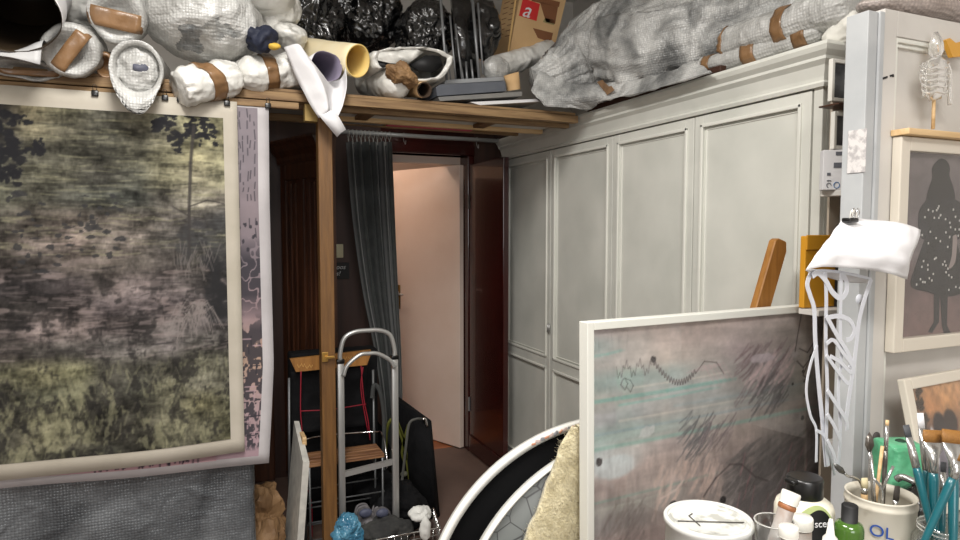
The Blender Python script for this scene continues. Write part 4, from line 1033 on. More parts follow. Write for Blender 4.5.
z2 = hp(365, 353).z
bm = B(); tube(bm, [(Lx+.01, Y2-.02, z2-.10), (Lx+.03, Y2-.02, z2-.05), (Lx+.09, Y2-.02, z2-.004), ((Lx+Rx)/2, Y2-.02, z2), (Rx-.09, Y2-.02, z2-.004), (Rx-.03, Y2-.02, z2-.04), (Rx-.005, Y2-.02, z2-.08)], .010, 12, sm=6); put('handle', bm, ALU, ht)
for py in (469,):
    z = hp(365, py).z; bm = B(); prism(bm, [(Lx+.016, Y2-.01, z-.022), (Rx-.016, Y2-.01, z+.004), (Rx-.016, Y2-.01, z+.03), (Lx+.016, Y2-.01, z+.004)], (0, 1, 0), .02); put('crossbar', bm, ALU, ht, smooth=False)
bm = B(); box(bm, (Lx-.02, Y2-.10, .003), (Rx+.02, Y2-.013, .012), .003); put('toe_plate', bm, ALU, ht, smooth=False)
for X in (Lx-.035, Rx+.035):
    bm = B(); lathe(bm, [(0, -.012), (.05, -.012), (.058, 0), (.05, .012), (0, .012)], (0, 0, 0), 20, M=Matrix.Translation((X, Y2+.03, .06)) @ Matrix.Rotation(pi/2, 4, 'Y')); put('wheel', bm, BLACKPL, ht)
# stretched canvas on edge, left of the post
cv = thing('stretched_canvas', 'white canvas on stretcher standing on edge left of the wooden post', 'canvas', (.42, 3.05, 0))
def cp(x, y, Y): return P(x, y, 'y', Y)
f0, f1 = cp(303, 462, 2.99), cp(309.5, 462, 2.99); g0, g1 = cp(294, 421, 3.33), cp(299, 421, 3.33)
fb0, fb1 = cp(294, 560, 2.99), cp(301, 560, 2.99); fb0 = fb0.copy(); fb0.z = 0; fb1.z = 0
gb0, gb1 = cp(284, 560, 3.33), cp(290, 560, 3.33); gb0.z = 0; gb1.z = 0
bm = B(); V = [bm.verts.new(p) for p in (f0, f1, fb1, fb0, g0, g1, gb1, gb0)]
for q in ((0, 1, 2, 3), (5, 4, 7, 6), (0, 3, 7, 4), (1, 5, 6, 2), (0, 4, 5, 1), (3, 2, 6, 7)): bm.faces.new([V[i] for i in q])
bmesh.ops.recalc_face_normals(bm, faces=bm.faces); put('canvas', bm, mat('primed_canvas', (176, 174, 168), .8, c2=(200, 198, 190), nscale=20), cv, smooth=False)
bm = B(); c = g1.lerp(f1, .45); box(bm, c+Vector((-.012, -.05, -.02)), c+Vector((.008, .05, .02)), .003); put('corner_wedge', bm, WOODLIGHT, cv, smooth=False)
# brown paper bag
bm = B(); blob(bm, P(264, 522, 'y', 3.18), (.07, .07, .18), .06, 9, 4, 14); blob(bm, P(270, 540, 'y', 3.13), (.055, .05, .10), .05, 11, 3, 15)
for v in bm.verts: v.co.z = max(v.co.z, .005)
tag(put('paper_bag', bm, KRAFT, smooth=False), 'crumpled brown paper bag between the wrapped panel and the canvas', 'paper bag')
# black flat case with strap
bc = thing('portfolio_case', 'flat black case with strap leaning right of the hand truck', 'case', (1.0, 3.4, 0))
def kp(x, y, Y): return P(x, y, 'y', Y)
a0, a1, b1 = kp(399, 396, 3.75), kp(432, 420, 3.35), kp(441, 545, 3.35)
b0 = Vector((a0.x-.02, 3.75, 0)); b1.z = 0
bm = B(); n = Vector((.035, .03, 0)); V = [bm.verts.new(p) for p in (a0, a1, b1, b0, a0-n*1.6, a1-n*1.6, b1-n*1.6, b0-n*1.6)]
for q in ((0, 1, 2, 3), (5, 4, 7, 6), (0, 3, 7, 4), (1, 5, 6, 2), (0, 4, 5, 1), (3, 2, 6, 7)): bm.faces.new([V[i] for i in q])
bmesh.ops.recalc_face_normals(bm, faces=bm.faces); bmesh.ops.bevel(bm, geom=bm.edges[:], offset=.008, segments=2, affect='EDGES'); put('case_body', bm, BLACKCLOTH, bc)
bm = B(); ribbon(bm, [kp(424, 419, 3.33), kp(416, 419, 3.28), kp(409, 424, 3.27), kp(406, 445, 3.27), kp(402, 480, 3.28)], .014, t=.003); put('strap', bm, mat('grey_strap', (88, 88, 84), .8), bc)
bm = B(); q = kp(424, 421, 3.31); tube(bm, [q+Vector((-.01, 0, .012)), q+Vector((.008, 0, .008)), q+Vector((.016, 0, -.03))], .008, 8, sm=3); plabel(put('clasp', bm, CHROME, bc), 'shiny metal clasp')
# backpack with yellow green straps
bp_ = thing('backpack', 'black backpack with yellow green straps standing behind the hand truck', 'backpack', (.92, 3.5, 0))
bm = B(); blob(bm, P(374, 470, 'y', 3.74), (.09, .08, .30), .03, 6, 4, 33)
for v in bm.verts: v.co.z = max(v.co.z, .0)
put('bag_body', bm, BLACKCLOTH, bp_)
YG = mat('yellow_green_strap', (104, 106, 36), .7)
for pts, w in (([(385, 455), (387, 428), (393, 419), (399, 430), (405, 450), (411, 490)], .018), ([(397, 420), (404, 440), (406, 460)], .012), ([(408, 424), (402, 450), (404, 462)], .012), ([(410, 462), (412, 480), (411, 494)], .03)):
    bm = B(); ribbon(bm, [P(x, y, 'y', 3.50) for x, y in pts], w, t=.004); put('strap', bm, YG, bp_)
bm = B(); blob(bm, P(404, 474, 'y', 3.47), (.02, .012, .016), .004, 20, 2, 3); put('buckle', bm, mat('dull_buckle', (120, 120, 104), .4), bp_)
bm = B(); ribbon(bm, [P(x, y, 'y', 3.4) for x, y in ((372, 398), (374, 385), (380, 392), (384, 420), (383, 470))], .022, t=.004); tag(put('dark_strap', bm, mat('dark_strap', (62, 64, 64), .8)), 'dark grey strap hanging beside the orange rail', 'strap')
# black clothes heap, basket, glove etc.
bm = B(); blob(bm, P(400, 507, 'y', 3.24), (.14, .10, .12), .05, 7, 5, 41); blob(bm, P(378, 486, 'y', 3.42), (.12, .1, .07), .03, 9, 4, 42)
for v in bm.verts: v.co.z = max(v.co.z, .004)
tag(put('black_clothes', bm, BLACKCLOTH), 'heap of black clothing behind the wire basket', 'clothes')
bk = thing('wire_basket', 'silver wire basket holding clothes at the foot of the hand truck', 'basket', (.98, 3.0, 0))
def wp(x, y, Y=3.0): return P(x, y, 'y', Y)
ra, rb, rc, rd = wp(388, 532, 2.96), wp(440, 524, 2.96), wp(434, 515, 3.18), wp(372, 520, 3.18)
ra.z = rb.z = rc.z = rd.z = .13; ra.x = wp(360, 532, 2.96).x
bm = B(); tube(bm, [ra, rb, rc, rd, ra], .0045, 8); tube(bm, [p-Vector((0, 0, .035)) for p in (ra, rb, rc, rd, ra)], .003, 6); put('rim', bm, CHROME, bk)
bm = B()
for a, b in ((ra, rb), (rb, rc), (rc, rd), (rd, ra)):
    for k in range(12): q = a.lerp(b, k/12); tube(bm, [q, Vector((q.x*.94+.05, q.y, .01))], .0018, 5)
put('wire_side', bm, CHROME, bk)
bm = B(); blob(bm, P(420, 514, 'y', 3.02), (.056, .045, .03), .024, 16, 4, 43); blob(bm, P(425, 529, 'y', 2.95), (.026, .02, .055), .012, 16, 3, 44)
tag(put('white_cloth', bm, mat('white_rag', (226, 226, 222), .8, ridge=10, rdist=.02)), 'crumpled white rag hanging over the wire basket edge', 'rag')
bm = B(); blob(bm, P(385, 531, 'y', 3.06), (.13, .08, .06), .04, 9, 5, 45)
for v in bm.verts: v.co.z = max(v.co.z, .02)
tag(put('grey_garment', bm, mat('grey_cloth', (46, 46, 46), .9, c2=(64, 64, 62), nscale=10)), 'charcoal grey garment in the wire basket below the sandals', 'garment')
bm = B(); blob(bm, P(347, 534, 'y', 2.93), (.060, .045, .085), .032, 14, 5, 46)
for v in bm.verts: v.co.z = max(v.co.z, .01)
tag(put('blue_bag', bm, smooth=False, m=mat('blue_plastic_bag', (40, 100, 132), .3, c2=(90, 146, 172), nscale=16, coat=.2, ridge=9, rdist=.03)), 'crumpled bright blue plastic bag at the foot of the post', 'plastic bag')
# pair of grey mesh sandals
SH = mat('grey_shoe', (92, 90, 94), .7, c2=(120, 116, 118), nscale=25, bump=.5, bscale=60); SB = mat('slate_toe', (74, 78, 98), .6)
for k, (px, lab) in enumerate(((365, 'left grey mesh sandal of the pair lying in the basket'), (382, 'right grey mesh sandal of the pair lying in the basket'))):
    t = thing('sandal', lab, 'sandal', P(px, 524, 'y', 3.12), 'pair of grey sandals'); c = P(px, 518, 'y', 3.14)
    bm = B(); blob(bm, c, (.046, .09, .046), .008, 20, 4, 47+k); put('upper', bm, SH, t)
    bm = B(); blob(bm, P(px+.5, 513, 'y', 3.058), (.032, .014, .022), .003, 20, 3, 49+k); put('toe_cap', bm, SB, t)
    for s_ in (0, 1, 2):
        bm = B(); tube(bm, [c+Vector((-.038, .0+.03*s_, .0)), c+Vector((-.022, .01+.03*s_, .038)), c+Vector((.02, .01+.03*s_, .040)), c+Vector((.038, .0+.03*s_, .0))], .006, 8, sm=4); put('strap', bm, SH, t)
# oval black panel with white rim, second smaller one, fur
YO = 1.70
ov = thing('oval_board', 'large oval black board with white rim standing behind the framed painting', 'board', (1.13, YO, 0))
def oval(cx, cz, ax, az, y, w, t, nth=120):
    bm = B(); R = []
    for (k, dy) in ((0, 0), (0, t), (w, t), (w, t*.45), (w, t*.2), (w, 0)):
        R.append([bm.verts.new((cx+(ax-k)*cos(2*pi*j/nth), y+(0 if k == 0 and dy == 0 else 0)+dy, cz+(az-k)*sin(2*pi*j/nth))) for j in range(nth)])
    for i in range(len(R)):
        A, C = R[i], R[(i+1) % len(R)]
        for j in range(nth): bm.faces.new((A[j], C[j], C[(j+1) % nth], A[(j+1) % nth]))
    bmesh.ops.recalc_face_normals(bm, faces=bm.faces); return bm
bm = oval(1.125, .507, .566, .503, YO, .021, .022)
put('rim', bm, mat('oval_rim_white', (232, 232, 226), .4), ov)
bm = B(); lathe(bm, [(0, 0), (.555, 0), (.555, .008), (0, .008)], (0, 0, 0), 90, M=Matrix.Translation((1.125, YO+.014, .507)) @ Matrix.Diagonal((.99, 1, .875, 1)) @ Matrix.Rotation(pi/2, 4, 'X')); put('black_face', bm, mat('deep_black', (5, 5, 6), .8, spec=.1), ov)
bm = B()
cols = []
for k in range(13):
    a = radians(93+k*1.7); q = Vector((1.125+.555*cos(a), YO-.0015, .507+.492*sin(a))); box(bm, q+Vector((-.008-.003*(k % 2), 0, -.004)), q+Vector((.007, .003, .006-.003*(k % 3 == 0))), .002, M=rotabout(q, 'Y', -(a-pi/2)+.5*sin(k*7)), mi=k % 3)
plabel(put('rim_pattern', bm, [mat('rim_orange', (206, 148, 120), .5), mat('rim_grey', (150, 150, 156), .5), mat('rim_pink', (216, 196, 190), .5)], ov, smooth=False), 'orange and grey pattern on the rim')
o2 = thing('oval_tray', 'smaller thin-rimmed oval tray with cracked grey surface before the black oval board', 'tray', (1.05, 1.6, 0))
bm = oval(1.19, .49, .565, .488, 1.605, .007, .03); 
o = put('rim', bm, MC['oval_rim_white'], o2)
CR = bpy.data.materials.new('cracked_grey'); CR.use_nodes = True; nt = CR.node_tree; bs = nt.nodes['Principled BSDF']
tc = nt.nodes.new('ShaderNodeTexCoord'); vo = nt.nodes.new('ShaderNodeTexVoronoi'); vo.feature = 'DISTANCE_TO_EDGE'; vo.inputs['Scale'].default_value = 16
r_ = nt.nodes.new('ShaderNodeValToRGB'); r_.color_ramp.elements[0].position = .01; r_.color_ramp.elements[1].position = .035; r_.color_ramp.elements[0].color = (.02, .02, .02, 1); r_.color_ramp.elements[1].color = (.12, .13, .125, 1)
nt.links.new(tc.outputs['Object'], vo.inputs['Vector']); nt.links.new(vo.outputs['Distance'], r_.inputs[0]); nt.links.new(r_.outputs[0], bs.inputs['Base Color'])
bm = B(); lathe(bm, [(0, 0), (.554, 0), (.554, .006), (0, .006)], (0, 0, 0), 90, M=Matrix.Translation((1.19, 1.616, .49)) @ Matrix.Diagonal((1.01, 1, .87, 1)) @ Matrix.Rotation(pi/2, 4, 'X')); put('cracked_face', bm, CR, o2)
# cream fur hide hanging over
FUR = mat('cream_fur', (214, 202, 164), .95, c2=(236, 226, 192), nscale=30, bump=1, bscale=120, bdist=.01, sheen=.4)
bm = B(); Yf = 1.545; Lp = catmull([P(x, y, 'y', Yf) for x, y in ((571, 426), (560, 446), (553, 470), (543, 500), (528, 535), (512, 600))], 8); Rp = catmull([P(x, y, 'y', Yf) for x, y in ((580, 424), (600, 440), (612, 470), (622, 500), (632, 540), (640, 600))], 8); rows = []
for l, r in zip(Lp, Rp):
    rows.append([l.lerp(r, j/24)+Vector((0, -.022*sin(pi*min(1, j/10)/2)-.008*noise.noise(l.lerp(r, j/24)*25), 0)) for j in range(25)])
grid(bm, rows); fo = tag(put('fur_hide', bm, FUR), 'cream fur hide hanging between the oval boards and the framed painting', 'fur'); thicken(fo, .02, 1)
ps = fo.modifiers.new('fur', 'PARTICLE_SYSTEM'); s_ = fo.particle_systems[0].settings; s_.type = 'HAIR'; s_.count = 9000; s_.hair_length = .016; s_.root_radius = .5; s_.tip_radius = .1; s_.radius_scale = .0012; s_.brownian_factor = .006; s_.use_modifier_stack = False
# ================================================================== EASEL AND FRAMED PAINTING
es = thing('easel', 'brown wooden easel mast leaning behind the framed painting', 'easel', (1.3, 1.5, 0))
topc = P(783, 240, 'y', 1.56); midc = P(757+6, 310, 'y', 1.56)
dirv = (topc-midc).normalized(); foot = topc-dirv*(topc.z/dirv.z)
bm = B(); sv = Vector((dirv.z, 0, -dirv.x)); w = .031
top2 = topc+dirv*.0; 
pts = [foot-sv*w, foot+sv*w, top2+sv*w-dirv*.03, top2+sv*(w-.012), top2-sv*(w-.012)+dirv*.0, top2-sv*w-dirv*.012]
prism(bm, pts, (0, 1, 0), .028); bmesh.ops.bevel(bm, geom=bm.edges[:], offset=.003, segments=1, affect='EDGES')
put('mast', bm, WOODOR, es, smooth=False)
c = foot+dirv*.55
bm = B(); box(bm, (.93, 1.435, .47), (1.80, 1.56, .50), .004); put('tray', bm, WOODOR, es, smooth=False)
bm = B(); tube(bm, [(1.62, 1.59, 1.25), (1.72, 1.585, 0.0)], .014, 8); put('leg', bm, WOODOR, es)
bm = B(); tube(bm, [(1.02, 1.575, .50), (.98, 1.575, 0.0)], .014, 8); put('leg', bm, WOODOR, es)
# frame
TL = P(584, 322, 'y', 1.47); TR = Vector((P(838, 308, 'y', 1.52).x, 1.52, 0)); 
zt0 = P(590, 322, 'y', 1.47).z; TR.z = zt0+.003
xl = P(586, 322, 'y', 1.47).x; hgt = zt0-.505; lean = .03
pf = thing('framed_painting', 'large white-framed abstract painting in pink, grey and teal stripes resting on the easel', 'painting', (1.35, 1.45, .505))
ux = Vector((TR.x-xl, TR.y-1.47, TR.z-zt0)); Wd = ux.length; ux.normalize()
uz = Vector((-.035*0, .02, 1)).normalized(); uy = ux.cross(uz)*-1   # towards the viewer is -uy... fixed below
uy = uz.cross(ux).normalized()
O_ = Vector((xl, 1.445, .506))
MF = Matrix.Translation(O_) @ Matrix((ux, uy, uz)).transposed().to_4x4()
H_ = (zt0-.506)
fwid = .022
WF = mat('white_frame', (226, 226, 218), .35)
for nm, a, b in (('frame_side', (0, 0, 0), (fwid, .04, H_)), ('frame_side', (Wd-fwid, 0, 0), (Wd, .04, H_)), ('frame_side', (fwid, 0, H_-fwid), (Wd-fwid, .04, H_)), ('frame_side', (fwid, 0, 0), (Wd-fwid, .04, fwid))):
    bm = B(); box(bm, a, b, .002, M=MF); put(nm, bm, WF, pf, smooth=False)
def abstract(W=300, H=270):
    T = [[(128,112,112),(146,130,124),(150,132,124),(150,134,126),(152,134,128),(154,138,132),(146,136,132),(134,128,126)],
         [(116,134,132),(146,140,134),(150,134,126),(148,132,126),(146,132,128),(150,138,132),(150,140,134),(132,124,124)],
         [(140,138,134),(150,144,138),(152,140,130),(146,136,130),(146,130,130),(148,134,130),(142,134,128),(134,124,122)],
         [(118,140,136),(120,142,138),(126,142,138),(140,138,132),(134,128,126),(128,124,124),(140,134,128),(132,120,118)],
         [(150,148,140),(144,144,140),(136,142,140),(136,138,136),(140,134,130),(132,128,126),(138,134,126),(134,122,118)],
         [(134,136,138),(130,136,138),(140,138,134),(130,136,134),(124,130,128),(128,134,130),(130,134,128),(132,126,122)],
         [(122,146,140),(120,140,134),(126,140,134),(138,138,130),(142,134,128),(140,130,122),(134,126,120),(128,122,120)],
         [(150,160,162),(150,146,142),(142,126,122),(150,136,128),(146,130,122),(128,118,112),(110,104,100),(122,112,112)],
         [(132,118,114),(146,128,122),(154,134,126),(150,132,124),(134,118,112),(98,92,88),(96,90,88),(116,106,104)],
         [(128,114,110),(142,126,120),(146,130,124),(138,122,118),(116,104,100),(84,80,78),(96,88,88),(110,100,98)],
         [(122,124,120),(118,120,114),(130,124,118),(128,116,112),(112,104,102),(92,86,86),(88,84,84),(100,94,94)],
         [(112,112,112),(102,100,98),(124,112,108),(120,110,106),(96,92,92),(78,76,78),(84,78,80),(92,88,88)],
         [(132,114,110),(128,108,104),(122,106,102),(112,100,98),(84,80,82),(76,74,76),(96,82,84),(86,82,84)],
         [(126,104,100),(132,108,102),(118,100,96),(104,94,92),(78,74,76),(72,70,72),(84,76,78),(78,76,78)]]
    img = lowres(T+[T[-1]]*3, H, W); img = img*.8+np.array((140, 130, 126.))*.2
    img *= 1+.22*(fbm(H, W, 40, 6, rs)-.5)[:, :, None]+.18*(fbm(H, W, 12, 14, rs)-.5)[:, :, None]
    n = fbm(H, W, 8, 10, rs, 4)
    for y, w_, c, x0, x1 in ((.115, .016, (96, 140, 132), 0, .12), (.30, .016, (92, 140, 130), 0, .55), (.33, .010, (104, 146, 138), .1, .5), (.44, .008, (110, 132, 140), 0, .9), (.50, .014, (98, 142, 130), .0, .95), (.40, .008, (168, 160, 148), .1, .8), (.27, .01, (168, 160, 150), .15, .6), (.72, .012, (98, 128, 118), 0, .5), (.76, .008, (150, 152, 142), 0, .35), (.375, .006, (116, 136, 142), .3, .95)):
        k = .012
        for _ in range(4):
            yy = (y-(x0)*.03+rs.uniform(-.006, .006))*.82; stroke(img, [(x0, yy), ((x0+x1)/2, yy-.004), (x1*rs.uniform(.85, 1.02), yy-.012)], w_*H*rs.uniform(.15, .5), c, .26)
    # grey fading hatching
    def hatch(x0, x1, y0, y1, n_, c, op, w_=.8, sl=-.05):
        for _ in range(n_):
            x = rs.uniform(x0, x1); a = rs.uniform(y0, y1); l = rs.uniform(.03, .09); stroke(img, [(x, a), (x+sl*.5, a+l*.6), (x+sl, a+l)], w_, c, op)
    hatch(.36, .46, .33, .47, 40, (84, 84, 86), .5); hatch(.44, .56, .36, .44, 26, (96, 84, 88), .4); hatch(.60, .80, .10, .26, 60, (108, 88, 92), .45, 1, -.06); hatch(.66, .80, .22, .33, 40, (84, 82, 84), .5, 1); hatch(.58, .92, .48, .70, 130, (74, 72, 72), .36, 1.6, -.09); hatch(.05, .20, .60, .78, 40, (92, 82, 80), .35, 1.3, -.04)
    hatch(.45, .98, .66, .98, 120, (84, 82, 86), .28, 1.6, -.07); hatch(.5, .98, .6, .98, 60, (150, 140, 138), .25, 1.2, -.05); hatch(.55, .95, .5, .9, 40, (160, 92, 104), .35, 1, -.02); hatch(.25, .5, .5, .62, 50, (176, 152, 140), .4, 1.6, -.03); hatch(.64, .82, .13, .24, 36, (178, 156, 156), .5, 1.4, -.05)
    dab(img, .67, .17, .05, .02, (170, 156, 162), rs, .8, .5, 4); dab(img, .08, .48, .08, .045, (160, 170, 172), rs, .85, .2, 4); dab(img, .08, .47, .12, .06, (150, 156, 156), rs, .35, .1, 4); dab(img, .20, .38, .03, .018, (158, 160, 158), rs, .8, .5, 4); dab(img, .82, .17, .05, .025, (168, 160, 160), rs, .7, .6, 4)
    g_ = (fbm(H, W, 26, 30, rs, 4, .7)-.5)[:, :, None]; img = img*(1+.25*g_); h_ = (fbm(H, W, 10, 60, rs, 3, .6)-.5)[:, :, None]*np.clip((np.linspace(0, 1, H)-.3)*4, 0, 1)[:, None, None]; img = img*(1+.35*h_)
    lo_ = np.clip((np.linspace(0, 1, H)-.45)*3, 0, 1)[:, None, None]; img = img+(np.array((140, 126, 122.))-img)*.28*lo_
    ink = (52, 42, 44)
    pts = [(.09+.006*k, .15+.02*sin(k*.8)+(.012 if k % 2 else -.012)) for k in range(22)]; stroke(img, pts, .4, ink, .5)
    stroke(img, [(.115, .18), (.105, .20), (.12, .22), (.13, .20), (.12, .18), (.14, .19), (.15, .21), (.14, .23), (.125, .21)], .45, ink, .55)
    pts = [(.22+.005*k, .13+.09*sin(k*.075)+(.009 if k % 2 else -.009)) for k in range(34)]+[(.42, .155), (.47, .165), (.50, .21)]; stroke(img, pts, .6, ink, .6)
    for k in range(5): stroke(img, [(.35+.02*k, .19), (.42+.02*k, .17), (.46+.02*k, .24)], .4, (170, 130, 136), .4)
    for x, y, r in ((.222, .125, .012), (.03, .455, .014), (.30, .665, .016), (.50, .69, .014), (.905, .19, .016), (.86, .245, .007), (.87, .285, .007), (.87, .345, .008), (.86, .435, .009), (.90, .43, .009), (.885, .27, .009), (.81, .29, .006)):
        dab(img, x, y, r, r*1.15, (34, 30, 32), rs, .95, .25, 3)
    stroke(img, [(.85, .0), (.83, .10), (.82, .16)], .7, ink, .8); stroke(img, [(.90, .02), (.92, .12), (.88, .17), (.84, .15)], .7, ink, .8); stroke(img, [(.96, .02), (.95, .10), (.97, .20)], .6, ink, .7)
    stroke(img, [(.83, .20), (.86, .23), (.90, .19), (.92, .13)], .8, ink, .8); stroke(img, [(.88, .22), (.86, .26), (.885, .28)], .8, ink, .8)
    stroke(img, [(.04, .88), (.06, .82), (.10, .79), (.16, .77)], 1.3, (60, 56, 58), .7); stroke(img, [(.06, .99), (.07, .88)], .8, ink, .6)
    stroke(img, [(.42, .66), (.47, .60), (.53, .56), (.58, .57), (.64, .63), (.70, .66)], 1, ink, .5); stroke(img, [(.25, .63), (.31, .61), (.34, .58)], 1.2, (188, 168, 160), .6)
    return np.clip((img*.8+img.mean(axis=2, keepdims=True)*.2)*1.2+14, 0, 255)
ab = abstract()
artmesh('picture', ab, lambda u, v: MF @ Vector((fwid-.002+u*(Wd-2*fwid+.004), .018, (H_-fwid+.002)-v*(H_-2*fwid+.004))), vcmat('painted_canvas', .6, .4), pf)
bm = B(); box(bm, (fwid-.001, .009, fwid-.001), (Wd-fwid+.001, .0115, H_-fwid+.001), M=MF); put('glass_pane', bm, film('picture_glass', rough=.03, gl=.05), pf, smooth=False)
bm = B(); box(bm, (fwid, .024, fwid), (Wd-fwid, .034, H_-fwid), M=MF); put('backing_board', bm, CARD, pf, smooth=False)

# ================================================================== WHITE PANELLED PARTITION ON THE RIGHT
pp = thing('panelled_cupboard_end', 'white panelled cupboard end with grey-white post on the right', 'cupboard', (1.9, 1.2, 0))
XL = 1.556; YP = 1.15; ZT = 2.165
bm = B(); box(bm, (XL, YP, 0), (XL+.035, YP+.062, ZT-.012), .002); put('post', bm, GREYW, pp, smooth=False)
bm = B(); box(bm, (XL+.037, YP-.004, 0), (XL+.058, YP+.06, ZT-.01), .004); put('edge_strip', bm, GREYW, pp, smooth=False)
bm = B()
box(bm, (XL+.060, YP, 0), (1.665, YP+.03, ZT), .002); box(bm, (1.665, YP, 2.10), (2.45, YP+.03, ZT), .002); box(bm, (2.38, YP, 0), (2.45, YP+.03, 2.10), .002)
box(bm, (1.66, YP+.022, 0), (2.39, YP+.032, 2.11))
put('frame_panel', bm, PANELW, pp, smooth=False)
bm = B(); bead(bm, 0, 1, 0, 1, 0) if False else None
for (a, b, c, d) in ((1.665, 1.677, 0, 2.10), (1.677, 1.687, 0, 2.09)): box(bm, (a, YP+(.004 if a < 1.67 else .012), c), (b, YP+.024, d), .002)
box(bm, (1.677, YP+.004, 2.088), (2.38, YP+.024, 2.10), .002); box(bm, (1.687, YP+.012, 2.078), (2.38, YP+.024, 2.088), .002)
put('moulding', bm, WHITEP2, pp, smooth=False)
# inset with worn print on the side of the post
bm = B(); a = P(848.5, 131, 'x', XL-.0015); b = P(866, 172, 'x', XL-.0015)
box(bm, (XL-.0025, b.y+.002 if b.y < a.y else a.y, min(a.z, b.z)), (XL-.0005, a.y, max(a.z, b.z)), .0008)
plabel(put('worn_patch', bm, mat('worn_patch', (176, 172, 172), .7, c2=(214, 210, 208), nscale=60, contrast=(.4, .55)), pp, smooth=False), 'worn paper patch on the post side')
for pts in (((879, 78), (883, 78.5), (887, 77)), ((890, 76), (893, 75), (893, 77))):
    bm = B(); tube(bm, [P(x, y, 'y', YP-.001) for x, y in pts], .0028, 6); put('ink_mark', bm, BLACKM, pp)
bm = B(); c = P(876, 437, 'y', YP-.002); lathe(bm, [(0, 0), (.014, 0), (.014, .002), (0, .002)], (0, 0, 0), 20, M=Matrix.Translation(c) @ Matrix.Rotation(pi/2, 4, 'X')); plabel(put('round_hole', bm, mat('hole_grey', (84, 80, 78), .8), pp), 'dark round hole')
bm = B(); blob(bm, (2.14, 1.29, 2.235), (.42, .10, .05), .012, 7, 5, 61)
for v in bm.verts: v.co.z = max(v.co.z, 2.168)
tag(put('wrapped_parcel', bm, BUB_P), 'pinkish bubble-wrapped parcel on top of the panelled cupboard end', 'parcel')
bm = B(); box(bm, (1.66, 1.215, 2.155), (2.42, 1.30, 2.168)); box(bm, (2.3, 1.22, 0), (2.42, 1.52, .3));
bm.free()
# wooden ledge
bm = B(); zl = P(893, 131, 'y', YP-.03).z; box(bm, (1.652, YP-.05, zl-.008), (2.30, YP-.001, zl+.008), .002); tag(put('wooden_ledge', bm, mat('ledge_wood', (206, 172, 124), .6, c2=(222, 190, 144), nscale=5, stretch=(1, 14, 14)), smooth=False), 'narrow pale wooden ledge on the white panel above the framed woman', 'ledge')
# clear wire and plastic skeleton figure on a stick
sf = thing('clear_figure', 'clear plastic torso sculpture on a wooden stick against the white panel', 'sculpture', P(935, 128, 'y', YP-.03))
CL = mat('clear_plastic', (240, 238, 234), .15, trans=.85, coat=.4)
def sp(x, y, d=.03): return P(x, y, 'y', YP-d)
bm = B(); tube(bm, [sp(933, 129), sp(934, 98)], .0045, 8); plabel(put('stick', bm, WOODLIGHT, sf), 'pale wooden stick')
bm = B(); sweep(bm, [sp(935, 100), sp(934, 92), sp(935, 82), sp(936, 70), sp(936, 62), sp(936, 57)], [(.016, .01), (.028, .014), (.032, .016), (.036, .018), (.034, .016), (.012, .01)], 24, disp=crumple(.005, 40, 3), upv=(0, 1, 0)); put('torso', bm, CL, sf)
for k in range(5):
    y = 66+k*6; bm = B(); tube(bm, [sp(921+k*.3, y, .03), sp(928, y+3, .05), sp(936, y+1, .052), sp(944, y+3, .05), sp(949-k*.3, y+1, .03)], .0035, 6, sm=4); put('rib', bm, CL, sf)
bm = B(); sweep(bm, [sp(936, 58), sp(936, 52), sp(936, 44), sp(936, 37), sp(935.5, 32)], [.009, .017, .016, .010, .004], 16, disp=crumple(.002, 60, 4), upv=(0, 1, 0)); put('head', bm, CL, sf)
for s_ in (-1, 1):
    bm = B(); tube(bm, [sp(936+s_*11, 63), sp(936+s_*14, 75), sp(936+s_*12.5+1, 88), sp(936+s_*11+(3 if s_ > 0 else 0), 97+(8 if s_ > 0 else 0))], [.006]*25, 8, sm=8); put('arm', bm, CL, sf)
# yellow scraper
bm = B(); prism(bm, [P(x, y, 'y', YP-.02) for x, y in ((946, 40), (950, 38), (956, 43), (966, 40), (966, 56), (953, 57))], (0, 1, 0), .012); tag(put('yellow_tool', bm, mat('yellow_tool', (214, 158, 60), .4), smooth=False), 'small yellow plastic tool hung at the top right edge', 'tool')
# framed picture of a person in a polka dot dress
FRM = mat('pale_frame', (214, 206, 192), .4)
wf = thing('framed_picture', 'pale-framed picture of a figure in a black dotted dress on the right', 'picture', (1.86, 1.13, 1.27))
xa, xb, za, zb_ = 1.664, 2.06, 1.262, 1.838
YF = YP-.028
FL = P(886, 355, 'y', YF); xa = FL.x; xa = P(893.5, 355, 'y', YF).x; za = P(890, 354, 'y', YF).z; zb_ = P(893, 135, 'y', YF).z
fw_ = .036
for a, b in (((xa, YF, za), (xa+fw_, YP-.002, zb_)), ((xb-fw_, YF, za), (xb, YP-.002, zb_)), ((xa+fw_, YF, zb_-fw_), (xb-fw_, YP-.002, zb_)), ((xa+fw_, YF, za), (xb-fw_, YP-.002, za+fw_))):
    bm = B(); box(bm, a, b, .003); put('frame_side', bm, FRM, wf, smooth=False)
rs2 = np.random.RandomState(9)
def bgart(W=90, H=130):
    img = lowres([[(112,104,104),(120,112,112),(116,108,110)],[(108,100,100),(112,104,106),(110,102,104)],[(116,108,110),(118,110,112),(112,104,106)],[(110,92,90),(120,100,98),(116,98,98)],[(116,96,94),(126,104,100),(120,102,100)]], H, W)
    img *= 1+.25*(fbm(H, W, 20, 14, rs2)-.5)[:, :, None]; return img
ix0, ix1, iz0, iz1 = xa+fw_-.002, xb-fw_+.002, za+fw_-.002, zb_-fw_+.002
artmesh('background', bgart(), lambda u, v: Vector((ix0+(ix1-ix0)*u, YP-.008, iz1+(iz0-iz1)*v)), vcmat('painted_paper', .7), wf)
def wpt(x, y, d=.0095): return P(x, y, 'y', YP-d)
FD = mat('drawn_black', (24, 24, 28), .7, c2=(40, 40, 46), nscale=30); 
